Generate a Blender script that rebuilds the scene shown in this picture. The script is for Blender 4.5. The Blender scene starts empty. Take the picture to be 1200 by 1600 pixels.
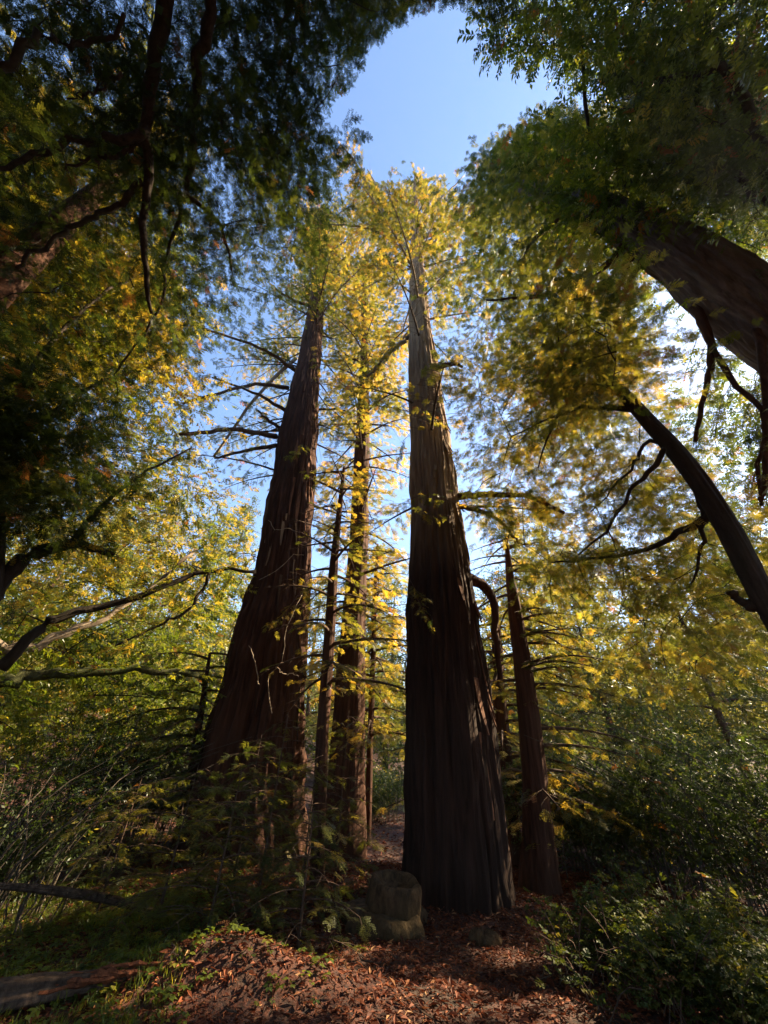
import bpy, math, random
import numpy as np
from mathutils import Vector, noise, Matrix

SC = bpy.context.scene
rng = np.random.default_rng(7)
random.seed(7)

# ------------------------------------------------------------------ camera, sky, sun, exposure
PITCH, ROLL, FPX = math.radians(35.0), math.radians(2.6), 577.0      # focal length in photo pixels (1200 x 1600)
CAM = np.array([0.0, 0.0, 1.65])
_F = np.array([0, math.cos(PITCH), math.sin(PITCH)])
_U0 = np.array([0, -math.sin(PITCH), math.cos(PITCH)])
_R0 = np.array([1.0, 0, 0])
_R = _R0 * math.cos(ROLL) + _U0 * math.sin(ROLL)
_U = _U0 * math.cos(ROLL) - _R0 * math.sin(ROLL)
cd = bpy.data.cameras.new('camera')
cam = bpy.data.objects.new('camera', cd)
SC.collection.objects.link(cam)
cam.matrix_world = Matrix(((_R[0], _U[0], -_F[0], CAM[0]), (_R[1], _U[1], -_F[1], CAM[1]),
                           (_R[2], _U[2], -_F[2], CAM[2]), (0, 0, 0, 1)))
cd.sensor_fit = 'VERTICAL'
cd.sensor_height = 32.0
cd.sensor_width = 24.0
cd.lens = 32.0 * FPX / 1600.0
cd.clip_start, cd.clip_end = 0.05, 3000
SC.camera = cam
SC.render.resolution_x, SC.render.resolution_y = 768, 1024

SUN_EL, SUN_AZ = math.radians(37.0), math.radians(68.0)              # azimuth measured from +Y towards +X
SUN = np.array([math.sin(SUN_AZ) * math.cos(SUN_EL), math.cos(SUN_AZ) * math.cos(SUN_EL), math.sin(SUN_EL)])
w = bpy.data.worlds.new('World')
SC.world = w
w.use_nodes = True
nt = w.node_tree
bg = nt.nodes['Background']
sk = nt.nodes.new('ShaderNodeTexSky')
sk.sky_type = 'NISHITA'
sk.sun_disc = False
sk.sun_elevation, sk.sun_rotation = SUN_EL, SUN_AZ
sk.air_density, sk.dust_density, sk.ozone_density = 1.0, 0.1, 3.0
nt.links.new(sk.outputs[0], bg.inputs[0])
bg.inputs[1].default_value = 0.10
sd = bpy.data.lights.new('sun', 'SUN')
sd.energy, sd.angle, sd.color = 5.0, math.radians(0.53), (1.0, 0.80, 0.52)
so = bpy.data.objects.new('sun', sd)
SC.collection.objects.link(so)
so.rotation_euler = Vector(SUN).to_track_quat('Z', 'Y').to_euler()
so.location = (30, 20, 40)
SC.view_settings.view_transform = 'Standard'
SC.view_settings.look = 'None'
SC.view_settings.gamma = 1
SC.view_settings.use_curve_mapping = False
SC.view_settings.exposure = 2.15

# ------------------------------------------------------------------ survey helpers
def ray(px, py):
    v = _F + _R * ((px - 600) / FPX) + _U * ((800 - py) / FPX)
    return v / np.linalg.norm(v)
def P(px, py, D):
    """the point seen at a pixel whose horizontal distance from the tripod is D metres"""
    v = ray(px, py)
    return CAM + v * (D / math.hypot(v[0], v[1]))
def Rg(px, py, r):
    return CAM + ray(px, py) * r
def proj(pts):
    d = np.asarray(pts) - CAM
    z = d @ _F
    zz = np.where(z > 0.05, z, 0.05)
    return 600 + FPX * (d @ _R) / zz, 800 - FPX * (d @ _U) / zz, z
def depth(p):
    return float((np.asarray(p) - CAM) @ _F)
def rad(wpx, p):
    return 0.5 * wpx * depth(p) / FPX
def inpoly(x, y, poly):
    res = np.zeros(len(x), bool)
    n = len(poly)
    for i in range(n):
        x0, y0 = poly[i]
        x1, y1 = poly[(i + 1) % n]
        c = ((y0 > y) != (y1 > y)) & (x < (x1 - x0) * (y - y0) / (y1 - y0 + 1e-9) + x0)
        res ^= c
    return res

# ------------------------------------------------------------------ object helpers
COL = SC.collection
def link(o, parent=None):
    COL.objects.link(o)
    if parent is not None:
        o.parent = parent
    return o
def thing(name, label, cat, loc=(0, 0, 0), group=None):
    o = bpy.data.objects.new(name, None)
    o.empty_display_size = 0.3
    o.location = loc
    COL.objects.link(o)
    o['label'] = label
    o['category'] = cat
    if group:
        o['group'] = group
    return o
class MB:
    def __init__(s):
        s.v, s.f = [], []
    def tube(s, path, radii, sides=6, cap=True, wob=0.0):
        path = [np.asarray(p, float) for p in path]
        n = len(path)
        b = len(s.v)
        up = np.array([0.31, 0.17, 0.93])
        for i in range(n):
            t = path[min(i + 1, n - 1)] - path[max(i - 1, 0)]
            t = t / (np.linalg.norm(t) + 1e-9)
            a = np.cross(t, up)
            if np.linalg.norm(a) < 0.1:
                a = np.cross(t, [1, 0, 0.1])
            a /= np.linalg.norm(a)
            c = np.cross(t, a)
            for k in range(sides):
                th = 2 * math.pi * k / sides
                r = radii[i] * (1 + (random.uniform(-wob, wob) if wob else 0))
                s.v.append(tuple(path[i] + (a * math.cos(th) + c * math.sin(th)) * r))
        for i in range(n - 1):
            for k in range(sides):
                k2 = (k + 1) % sides
                s.f.append((b + i * sides + k, b + i * sides + k2, b + (i + 1) * sides + k2, b + (i + 1) * sides + k))
        if cap:
            s.f.append(tuple(b + k for k in reversed(range(sides))))
            s.f.append(tuple(b + (n - 1) * sides + k for k in range(sides)))
    def build(s, name, mat, parent=None, origin=None, smooth=True, kind=None):
        me = bpy.data.meshes.new(name)
        v = np.array(s.v, float)
        if parent is not None and origin is None:
            origin = parent.location
        if origin is not None:
            v = v - np.array(origin)
        me.from_pydata([tuple(x) for x in v], [], s.f)
        if smooth:
            me.polygons.foreach_set('use_smooth', [True] * len(me.polygons))
        me.materials.append(mat)
        me.update()
        o = bpy.data.objects.new(name, me)
        link(o, parent)
        if parent is None and origin is not None:
            o.location = origin
        if kind:
            o['kind'] = kind
        return o
def catmull(pts, n):
    pts = [np.asarray(p, float) for p in pts]
    if len(pts) == 2:
        return [pts[0] + (pts[1] - pts[0]) * i / (n - 1) for i in range(n)]
    P_ = [2 * pts[0] - pts[1]] + pts + [2 * pts[-1] - pts[-2]]
    out = []
    m = len(pts) - 1
    for i in range(n):
        u = m * i / (n - 1)
        k = min(int(u), m - 1)
        t = u - k
        a, b, c, d = P_[k:k + 4]
        out.append(0.5 * ((2 * b) + (c - a) * t + (2 * a - 5 * b + 4 * c - d) * t * t + (3 * b - a - 3 * c + d) * t ** 3))
    return out
def interp(vals, n):
    return list(np.interp(np.linspace(0, 1, n), np.linspace(0, 1, len(vals)), vals))

# ------------------------------------------------------------------ materials
def mat_new(name):
    m = bpy.data.materials.new(name)
    m.use_nodes = True
    return m, m.node_tree, m.node_tree.nodes['Principled BSDF']
def bark_mat(name, c0, c1, c2, scale=6.0, stretch=0.12, bump=0.5, upper=None):
    m, t, b = mat_new(name)
    tc = t.nodes.new('ShaderNodeTexCoord')
    mp = t.nodes.new('ShaderNodeMapping')
    mp.inputs['Scale'].default_value = (1, 1, stretch)
    t.links.new(tc.outputs['Object'], mp.inputs[0])
    n1 = t.nodes.new('ShaderNodeTexNoise')
    n1.inputs['Scale'].default_value = scale
    n1.inputs['Detail'].default_value = 8
    n1.inputs['Roughness'].default_value = 0.65
    t.links.new(mp.outputs[0], n1.inputs[0])
    n2 = t.nodes.new('ShaderNodeTexNoise')
    n2.inputs['Scale'].default_value = 0.9
    n2.inputs['Detail'].default_value = 4
    t.links.new(tc.outputs['Object'], n2.inputs[0])
    r = t.nodes.new('ShaderNodeValToRGB')
    r.color_ramp.elements[0].position = 0.32
    r.color_ramp.elements[0].color = (*c0, 1)
    r.color_ramp.elements[1].position = 0.68
    r.color_ramp.elements[1].color = (*c1, 1)
    t.links.new(n1.outputs[0], r.inputs[0])
    mx = t.nodes.new('ShaderNodeMix')
    mx.data_type = 'RGBA'
    rr = t.nodes.new('ShaderNodeValToRGB')
    rr.color_ramp.elements[0].position = 0.45
    rr.color_ramp.elements[1].position = 0.7
    t.links.new(n2.outputs[0], rr.inputs[0])
    t.links.new(rr.outputs[0], mx.inputs[0])
    t.links.new(r.outputs[0], mx.inputs[6])
    mx.inputs[7].default_value = (*c2, 1)
    out = mx.outputs[2]
    if upper:                                        # paler bark high on the trunk, its sunlit warmth put into the colour
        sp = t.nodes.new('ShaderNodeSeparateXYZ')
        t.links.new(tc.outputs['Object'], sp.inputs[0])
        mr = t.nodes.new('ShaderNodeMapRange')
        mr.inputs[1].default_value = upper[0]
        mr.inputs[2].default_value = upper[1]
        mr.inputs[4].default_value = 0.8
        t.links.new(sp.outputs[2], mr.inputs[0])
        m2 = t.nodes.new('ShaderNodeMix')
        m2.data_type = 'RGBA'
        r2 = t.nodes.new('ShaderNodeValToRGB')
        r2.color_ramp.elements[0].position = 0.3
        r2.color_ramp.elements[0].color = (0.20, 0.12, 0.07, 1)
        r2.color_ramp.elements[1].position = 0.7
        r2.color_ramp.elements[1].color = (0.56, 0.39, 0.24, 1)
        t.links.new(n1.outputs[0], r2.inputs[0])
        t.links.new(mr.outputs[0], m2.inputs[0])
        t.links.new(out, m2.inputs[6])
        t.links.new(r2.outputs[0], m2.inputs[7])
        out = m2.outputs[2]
    t.links.new(out, b.inputs['Base Color'])
    b.inputs['Roughness'].default_value = 0.9
    b.inputs['Specular IOR Level'].default_value = 0.2
    bp = t.nodes.new('ShaderNodeBump')
    bp.inputs['Strength'].default_value = bump
    bp.inputs['Distance'].default_value = 0.04
    t.links.new(n1.outputs[0], bp.inputs['Height'])
    t.links.new(bp.outputs[0], b.inputs['Normal'])
    return m
def leaf_mat(name, stops, trans=0.5, tcol=(1.25, 1.35, 0.5), rough=0.45, spec=0.35):
    """stops: (tint, colour) pairs, tint being a per-spray value carried by the crown"""
    m, t, b = mat_new(name)
    at = t.nodes.new('ShaderNodeAttribute')
    at.attribute_type = 'INSTANCER'
    at.attribute_name = 'tint'
    r = t.nodes.new('ShaderNodeValToRGB')
    e = r.color_ramp.elements
    e[0].position, e[0].color = stops[0][0], (*stops[0][1], 1)
    e[1].position, e[1].color = stops[-1][0], (*stops[-1][1], 1)
    for p, c in stops[1:-1]:
        x = e.new(p)
        x.color = (*c, 1)
    t.links.new(at.outputs['Fac'], r.inputs[0])
    t.links.new(r.outputs[0], b.inputs['Base Color'])
    b.inputs['Roughness'].default_value = rough
    b.inputs['Specular IOR Level'].default_value = spec
    tr = t.nodes.new('ShaderNodeBsdfTranslucent')
    mu = t.nodes.new('ShaderNodeMix')
    mu.data_type = 'RGBA'
    mu.blend_type = 'MULTIPLY'
    mu.clamp_result = False
    mu.inputs[0].default_value = 1
    t.links.new(r.outputs[0], mu.inputs[6])
    mu.inputs[7].default_value = (*tcol, 1)
    t.links.new(mu.outputs[2], tr.inputs[0])
    ms = t.nodes.new('ShaderNodeMixShader')
    ms.inputs[0].default_value = trans
    t.links.new(b.outputs[0], ms.inputs[1])
    t.links.new(tr.outputs[0], ms.inputs[2])
    t.links.new(ms.outputs[0], t.nodes['Material Output'].inputs[0])
    return m

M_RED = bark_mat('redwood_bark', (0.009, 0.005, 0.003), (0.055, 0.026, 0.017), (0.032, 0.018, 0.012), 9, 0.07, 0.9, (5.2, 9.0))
M_RED2 = bark_mat('young_redwood_bark', (0.018, 0.009, 0.006), (0.12, 0.052, 0.032), (0.07, 0.035, 0.022), 14, 0.06, 0.7)
M_LIMB = bark_mat('limb_bark', (0.03, 0.018, 0.012), (0.13, 0.08, 0.052), (0.09, 0.06, 0.045), 12, 0.3, 0.4)
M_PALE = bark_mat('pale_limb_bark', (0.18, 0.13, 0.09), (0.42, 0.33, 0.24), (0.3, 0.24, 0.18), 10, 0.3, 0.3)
M_BAY = bark_mat('bay_bark', (0.015, 0.010, 0.008), (0.06, 0.042, 0.032), (0.035, 0.03, 0.02), 11, 0.3, 0.5)
M_MOSS = bark_mat('mossy_bark', (0.03, 0.03, 0.015), (0.10, 0.10, 0.04), (0.07, 0.09, 0.025), 12, 0.6, 0.7)
M_GREYLOG = bark_mat('weathered_log', (0.02, 0.012, 0.008), (0.13, 0.085, 0.058), (0.06, 0.035, 0.022), 16, 0.5, 0.6)
M_ROT = bark_mat('rotten_red_wood', (0.05, 0.016, 0.008), (0.26, 0.085, 0.035), (0.15, 0.05, 0.022), 18, 0.5, 0.9)
M_THICK = bark_mat('thicket_stems', (0.035, 0.027, 0.02), (0.14, 0.11, 0.085), (0.07, 0.055, 0.042), 16, 0.5, 0.3)
M_STONE = bark_mat('mossy_stone', (0.016, 0.010, 0.006), (0.12, 0.07, 0.034), (0.06, 0.04, 0.016), 14, 0.45, 0.9)
G0, G1, G2, G3, RUST = (0.010, 0.018, 0.008), (0.036, 0.055, 0.014), (0.12, 0.13, 0.03), (0.28, 0.235, 0.06), (0.16, 0.07, 0.03)
L_RED = leaf_mat('redwood_leaves', [(0.0, G0), (0.35, G1), (0.6, G2), (0.8, G3), (0.93, (0.36, 0.20, 0.03)), (1.0, RUST)], 0.58, (2.1, 1.85, 0.8))
L_BAY = leaf_mat('broad_leaves', [(0.0, G0), (0.35, (0.05, 0.085, 0.018)), (0.6, (0.13, 0.17, 0.025)), (0.8, (0.28, 0.24, 0.05)), (1.0, RUST)], 0.55, (2.2, 1.85, 0.6), 0.35, 0.45)
L_BERRY = leaf_mat('berry_leaves', [(0.0, G0), (0.35, (0.04, 0.058, 0.014)), (0.6, (0.10, 0.115, 0.02)), (0.8, (0.24, 0.20, 0.04)), (1.0, (0.13, 0.06, 0.025))], 0.4, (1.6, 1.5, 0.6), 0.55, 0.2)
L_FAR = leaf_mat('far_leaves', [(0.0, (0.03, 0.05, 0.02)), (0.5, (0.09, 0.12, 0.035)), (1.0, (0.3, 0.25, 0.06))], 0.45, (1.6, 1.5, 0.7))
L_LITTER = leaf_mat('leaf_litter', [(0.0, (0.028, 0.009, 0.005)), (0.45, (0.12, 0.032, 0.014)), (0.8, (0.24, 0.075, 0.03)), (1.0, (0.38, 0.21, 0.10))], 0.12, (1.2, 1, 0.8), 0.7, 0.2)

# ------------------------------------------------------------------ spray shapes (instanced inside crowns)
def mesh_obj(name, V, Fc, mat):
    me = bpy.data.meshes.new(name)
    me.from_pydata([tuple(v) for v in V], [], Fc)
    me.materials.append(mat)
    me.update()
    return bpy.data.objects.new(name, me)
def leaf(V, Fc, base, d, side, L, W, fold=0.25, droop=0.15):
    d = np.array(d, float); d /= np.linalg.norm(d)
    side = np.array(side, float)
    side -= d * (side @ d)
    side /= np.linalg.norm(side) + 1e-9
    n = np.cross(d, side)
    b = len(V)
    base = np.array(base, float)
    mid = base + d * L * 0.45 - np.array([0, 0, droop * L * 0.3])
    tip = base + d * L - np.array([0, 0, droop * L])
    V += [base, mid + side * W / 2 + n * W * fold, tip, mid - side * W / 2 + n * W * fold, mid]
    Fc += [(b, b + 4, b + 1), (b + 1, b + 4, b + 2), (b, b + 3, b + 4), (b + 3, b + 2, b + 4)]
def needle(V, Fc, base, d, side, L, W):
    d = np.array(d, float); d /= np.linalg.norm(d)
    side = np.array(side, float); side -= d * (side @ d); side /= np.linalg.norm(side) + 1e-9
    b = len(V)
    base = np.array(base, float)
    V += [base, base + d * L * 0.5 + side * W / 2, base + d * L, base + d * L * 0.5 - side * W / 2]
    Fc += [(b, b + 1, b + 2, b + 3)]
def make_collection(name, objs):
    c = bpy.data.collections.new(name)
    for o in objs:
        c.objects.link(o)
    return c
def redwood_spray(name, seed, mat, nside=5, nneed=8, nl=0.11, nw=0.032):
    """unit long flat bough tip: stem, side twigs, two ranks of needles"""
    r = random.Random(seed)
    V, Fc = [], []
    def stem(o, d, L, n):
        o, d = np.array(o, float), np.array(d, float)
        d /= np.linalg.norm(d)
        sd_ = np.cross(d, [0, 0, 1.0])
        for i in range(n):
            s = (i + 0.5) / n
            p = o + d * L * s + np.array([0, 0, -0.18 * L * s * s])
            k = (1 - 0.45 * s) * r.uniform(0.8, 1.2)
            for sg in (-1, 1):
                dd = d * 0.75 + sd_ * sg + np.array([0, 0, r.uniform(-0.25, 0.15)])
                needle(V, Fc, p, dd, d, nl * k, nw * r.uniform(0.8, 1.3))
        needle(V, Fc, o, d, np.cross(d, [0, 0, 1]), L, 0.012)
    stem((0, 0, 0), (1, 0, -0.05), 1.0, nneed * 2)
    for i in range(nside):
        s = 0.12 + 0.75 * i / nside
        for sg in ((-1, 1) if r.random() < 0.75 else (r.choice((-1, 1)),)):
            a = math.radians(r.uniform(35, 60)) * sg
            stem((s, 0, -0.18 * s * s), (math.cos(a), math.sin(a), r.uniform(-0.3, 0.1)), (0.55 - 0.38 * s) * r.uniform(0.7, 1.2), nneed)
    return mesh_obj(name, V, Fc, mat)
def broad_spray(name, seed, mat, n=11, L=0.30, W=0.13):
    r = random.Random(seed)
    V, Fc = [], []
    needle(V, Fc, (0, 0, 0), (1, 0, 0), (0, 1, 0), 0.95, 0.02)
    for i in range(n):
        s = 0.15 + 0.85 * i / n
        a = (1 if i % 2 else -1) * r.uniform(0.5, 1.2)
        leaf(V, Fc, (s, 0, 0), (math.cos(a), math.sin(a), r.uniform(-0.5, 0.35)), (-math.sin(a), math.cos(a), r.uniform(-0.6, 0.6)),
             L * r.uniform(0.7, 1.2), W * r.uniform(0.8, 1.2), 0.2, r.uniform(0, 0.3))
    return mesh_obj(name, V, Fc, mat)
def tuft(name, seed, mat, n=16):
    """clump of short leafy tips, for trees far away"""
    r = random.Random(seed)
    V, Fc = [], []
    for i in range(n):
        p = np.array([r.gauss(0, 0.28), r.gauss(0, 0.28), r.gauss(0, 0.12)])
        a = r.uniform(0, 6.28)
        needle(V, Fc, p, (math.cos(a), math.sin(a), r.uniform(-0.6, 0.4)), (-math.sin(a), math.cos(a), r.uniform(-0.8, 0.8)), r.uniform(0.16, 0.34), r.uniform(0.05, 0.12))
    return mesh_obj(name, V, Fc, mat)
C_RED = make_collection('redwood_sprays', [redwood_spray('spray_r%d' % i, i, L_RED, 3, 4, 0.19, 0.066) for i in range(6)])
C_REDN = make_collection('redwood_sprays_near', [redwood_spray('spray_n%d' % i, 40 + i, L_RED, 4, 6, 0.13, 0.040) for i in range(4)])
C_BAY = make_collection('bay_sprays', [broad_spray('spray_b%d' % i, 10 + i, L_BAY) for i in range(5)])
C_BERRY = make_collection('berry_sprays', [broad_spray('spray_t%d' % i, 20 + i, L_BERRY, 8, 0.32, 0.22) for i in range(4)])
C_FAR = make_collection('far_tufts', [tuft('tuft%d' % i, 30 + i, L_FAR) for i in range(5)])
def _litter(i):
    r = random.Random(60 + i)
    V, Fc = [], []
    leaf(V, Fc, (0, 0, 0), (1, 0, 0.15), (0, 1, r.uniform(-0.4, 0.4)), 1.0, r.uniform(0.14, 0.5), 0.35, r.uniform(-0.2, 0.4))
    return mesh_obj('litter%d' % i, V, Fc, L_LITTER)
C_LIT = make_collection('litter_pieces', [_litter(i) for i in range(6)])
def _grass(i):
    r = random.Random(80 + i)
    V, Fc = [], []
    for k in range(9):
        a = r.uniform(0, 6.28)
        needle(V, Fc, (r.gauss(0, .15), r.gauss(0, .15), 0), (math.cos(a) * .5, math.sin(a) * .5, 1), (-math.sin(a), math.cos(a), 0), r.uniform(0.5, 1.1), 0.05)
    return mesh_obj('grass%d' % i, V, Fc, L_BAY)
C_GRASS = make_collection('grass_tufts', [_grass(i) for i in range(4)])
def _sorrel(i):
    r = random.Random(90 + i)
    V, Fc = [], []
    for k in range(6):
        a = k * 1.05 + r.uniform(-.3, .3)
        leaf(V, Fc, (0.1 * math.cos(a), 0.1 * math.sin(a), 0.5 + r.uniform(-.2, .2)), (math.cos(a), math.sin(a), -0.1), (-math.sin(a), math.cos(a), 0), 0.5, 0.42, 0.1, 0.2)
    return mesh_obj('sorrel%d' % i, V, Fc, L_BAY)
C_SOR = make_collection('sorrel_leaves', [_sorrel(i) for i in range(4)])

_ngs = {}
def scatter_group(col):
    if col.name in _ngs:
        return _ngs[col.name]
    g = bpy.data.node_groups.new('scatter_' + col.name, 'GeometryNodeTree')
    g.interface.new_socket('Geometry', in_out='INPUT', socket_type='NodeSocketGeometry')
    g.interface.new_socket('Geometry', in_out='OUTPUT', socket_type='NodeSocketGeometry')
    N = g.nodes
    gi, go = N.new('NodeGroupInput'), N.new('NodeGroupOutput')
    ci = N.new('GeometryNodeCollectionInfo')
    ci.inputs['Collection'].default_value = col
    ci.inputs['Separate Children'].default_value = True
    ci.inputs['Reset Children'].default_value = True
    ip = N.new('GeometryNodeInstanceOnPoints')
    ip.inputs['Pick Instance'].default_value = True
    def attr(nm, tp):
        a = N.new('GeometryNodeInputNamedAttribute')
        a.data_type = tp
        a.inputs[0].default_value = nm
        return a
    ar, asc, ai = attr('rot', 'FLOAT_VECTOR'), attr('scl', 'FLOAT'), attr('idx', 'INT')
    g.links.new(gi.outputs[0], ip.inputs['Points'])
    g.links.new(ci.outputs[0], ip.inputs['Instance'])
    e2r = N.new('FunctionNodeEulerToRotation')
    g.links.new(ar.outputs[0], e2r.inputs[0])
    g.links.new(e2r.outputs[0], ip.inputs['Rotation'])
    g.links.new(asc.outputs[0], ip.inputs['Scale'])
    g.links.new(ai.outputs[0], ip.inputs['Instance Index'])
    g.links.new(ip.outputs[0], go.inputs[0])
    _ngs[col.name] = g
    return g

# openings in the canopy: pairs of (sunlit place, radius) whose line to the sun stays free of leaves
SKY_HOLE = [(700, 2), (648, 16), (585, 50), (560, 60), (555, 115), (512, 150), (492, 190), (530, 225), (542, 196), (558, 192), (568, 232), (592, 275), (615, 262), (628, 288), (640, 246), (650, 268), (660, 248), (672, 280), (688, 250), (700, 288),
            (712, 256), (722, 305), (738, 300), (738, 240), (795, 215), (850, 188), (940, 184), (985, 152), (915, 128), (855, 104), (790, 90), (756, 55), (746, 8)]
SMALL_HOLES = [([(355, 575), (415, 590), (425, 700), (412, 800), (375, 770), (335, 745), (300, 690), (305, 640)], 0.62),
               ([(400, 800), (412, 850), (398, 930), (380, 880)], 0.6),
               ([(60, 75), (110, 80), (180, 150), (175, 200), (120, 150)], 0.75),
               ([(340, 210), (380, 270), (385, 330), (345, 330), (315, 250)], 0.7),
               ([(715, 800), (780, 820), (800, 870), (760, 900), (730, 880)], 0.8),
               ([(1080, 600), (1200, 560), (1200, 820), (1130, 790), (1085, 700)], 0.25),
               ([(785, 330), (830, 380), (810, 410), (780, 400)], 0.7),
               ([(90, 920), (260, 930), (300, 960), (280, 1000), (120, 1000)], 0.5),
               ([(455, 1010), (500, 1010), (490, 1260), (450, 1260)], 0.6)]
TRUNK_MAIN = [(620, 1430), (630, 1100), (636, 830), (634, 560), (634, 440), (642, 310), (656, 310), (668, 440), (690, 590), (708, 700), (728, 830), (760, 1080), (800, 1430)]
TRUNK_LEFT = [(290, 1200), (345, 1090), (395, 900), (415, 780), (425, 680), (455, 590), (478, 520), (508, 520), (500, 700), (488, 900), (470, 1080), (455, 1200)]
TRUNK_RIGHT = [(985, 350), (1040, 400), (1200, 590), (1200, 430), (1090, 370)]
GAPS = []

def euler_from_dir(d, rollr):
    """rotation that takes +X to d with some roll about it, vectorised"""
    yaw = np.arctan2(d[:, 1], d[:, 0])
    pit = -np.arctan2(d[:, 2], np.hypot(d[:, 0], d[:, 1]))
    return np.stack([rollr, pit, yaw], 1)
NSPRAY = [0]
def foliage(name, parent, pts, dirs, scl, tint, col, kind='stuff', cull=True, roll=0.5, main_keep=0.04, holes=True):
    pts, dirs, scl, tint = map(np.asarray, (pts, dirs, scl, tint))
    if len(pts) == 0:
        return None
    keep = np.ones(len(pts), bool)
    x, y, z = proj(pts)
    jx = x + 12 * np.sin(pts[:, 0] * 2.1 + pts[:, 2] * 1.3) + 7 * np.sin(pts[:, 1] * 5.3 + pts[:, 2] * 4)
    jy = y + 14 * np.sin(pts[:, 1] * 1.9 + pts[:, 0] * 1.7) + 7 * np.sin(pts[:, 0] * 6.1 + pts[:, 2] * 3)
    if cull:
        keep &= ~((z > 0) & inpoly(jx, jy, SKY_HOLE))
        if holes:
            for poly, pr in SMALL_HOLES:
                keep &= ~((z > 0) & inpoly(jx, jy, poly) & (rng.random(len(x)) < pr))
        dd = np.linalg.norm(pts - CAM, axis=1)
        for poly, dmax in ((TRUNK_MAIN, 1e3), (TRUNK_LEFT, 1e3), (TRUNK_RIGHT, 1e3)):
            keep &= ~((z > 0) & inpoly(jx, jy, poly) & (rng.random(len(x)) > main_keep))
        for q, r in GAPS:
            rel = pts - q
            t = rel @ SUN
            off = np.linalg.norm(rel - t[:, None] * SUN, axis=1)
            keep &= ~((t > 0.5) & (off < r + 0.35 * scl))
        keep &= dd > (10.0 if col is C_FAR else 4.2)
    pts, dirs, scl, tint = pts[keep], dirs[keep], scl[keep], tint[keep]
    n = len(pts)
    NSPRAY[0] += n
    if n == 0:
        return None
    me = bpy.data.meshes.new(name)
    me.vertices.add(n)
    org = np.array(parent.location) if parent is not None else np.zeros(3)
    me.vertices.foreach_set('co', (pts - org).astype(np.float32).ravel())
    a = me.attributes.new('rot', 'FLOAT_VECTOR', 'POINT')
    a.data.foreach_set('vector', euler_from_dir(dirs, rng.normal(0, roll, n)).astype(np.float32).ravel())
    a = me.attributes.new('scl', 'FLOAT', 'POINT')
    a.data.foreach_set('value', scl.astype(np.float32))
    a = me.attributes.new('tint', 'FLOAT', 'POINT')
    a.data.foreach_set('value', np.clip(tint, 0, 1).astype(np.float32))
    a = me.attributes.new('idx', 'INT', 'POINT')
    a.data.foreach_set('value', rng.integers(0, len(col.objects), n).astype(np.int32))
    me.update()
    o = bpy.data.objects.new(name, me)
    link(o, parent)
    md = o.modifiers.new('leaves', 'NODES')
    md.node_group = scatter_group(col)
    if kind:
        o['kind'] = kind
    return o
def tints(n, mean, sd_=0.12, dead=0.03):
    t = rng.normal(mean, sd_, n)
    t = np.clip(t, 0, 0.85)
    t[rng.random(n) < dead] = 1.0
    return t

# ------------------------------------------------------------------ ground
def gz(x, y):
    r = math.hypot(x, y)
    z = 0.06 * noise.noise(Vector((x * 0.5, y * 0.5, 3))) + 0.025 * noise.noise(Vector((x * 2.1, y * 2.1, 7)))
    z += 0.30 * math.exp(-(((x + 1.25) / 0.9) ** 2 + ((y - 5.3) / 0.35) ** 2))          # small bank left of the path
    z += 0.22 * math.exp(-(((x - 1.4) / 1.1) ** 2 + ((y - 8.3) / 1.1) ** 2))            # rise round the big trunk
    s = max(0.0, r - 13)
    side = 1.0 if y > 0 else 0.6
    z += side * (0.10 * s + 0.0022 * s * s if s < 60 else 0.10 * s + 7.9 + 0.05 * (s - 60)) * (0.55 + 0.45 * min(1, abs(x) / (abs(y) + 1e-3)))
    z += 0.02 * s * noise.noise(Vector((x * 0.06, y * 0.06, 1)))
    z -= 0.5 * math.exp(-(((x + 6) / 2.5) ** 2 + ((y - 7.5) / 2.5) ** 2))
    return z
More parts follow.
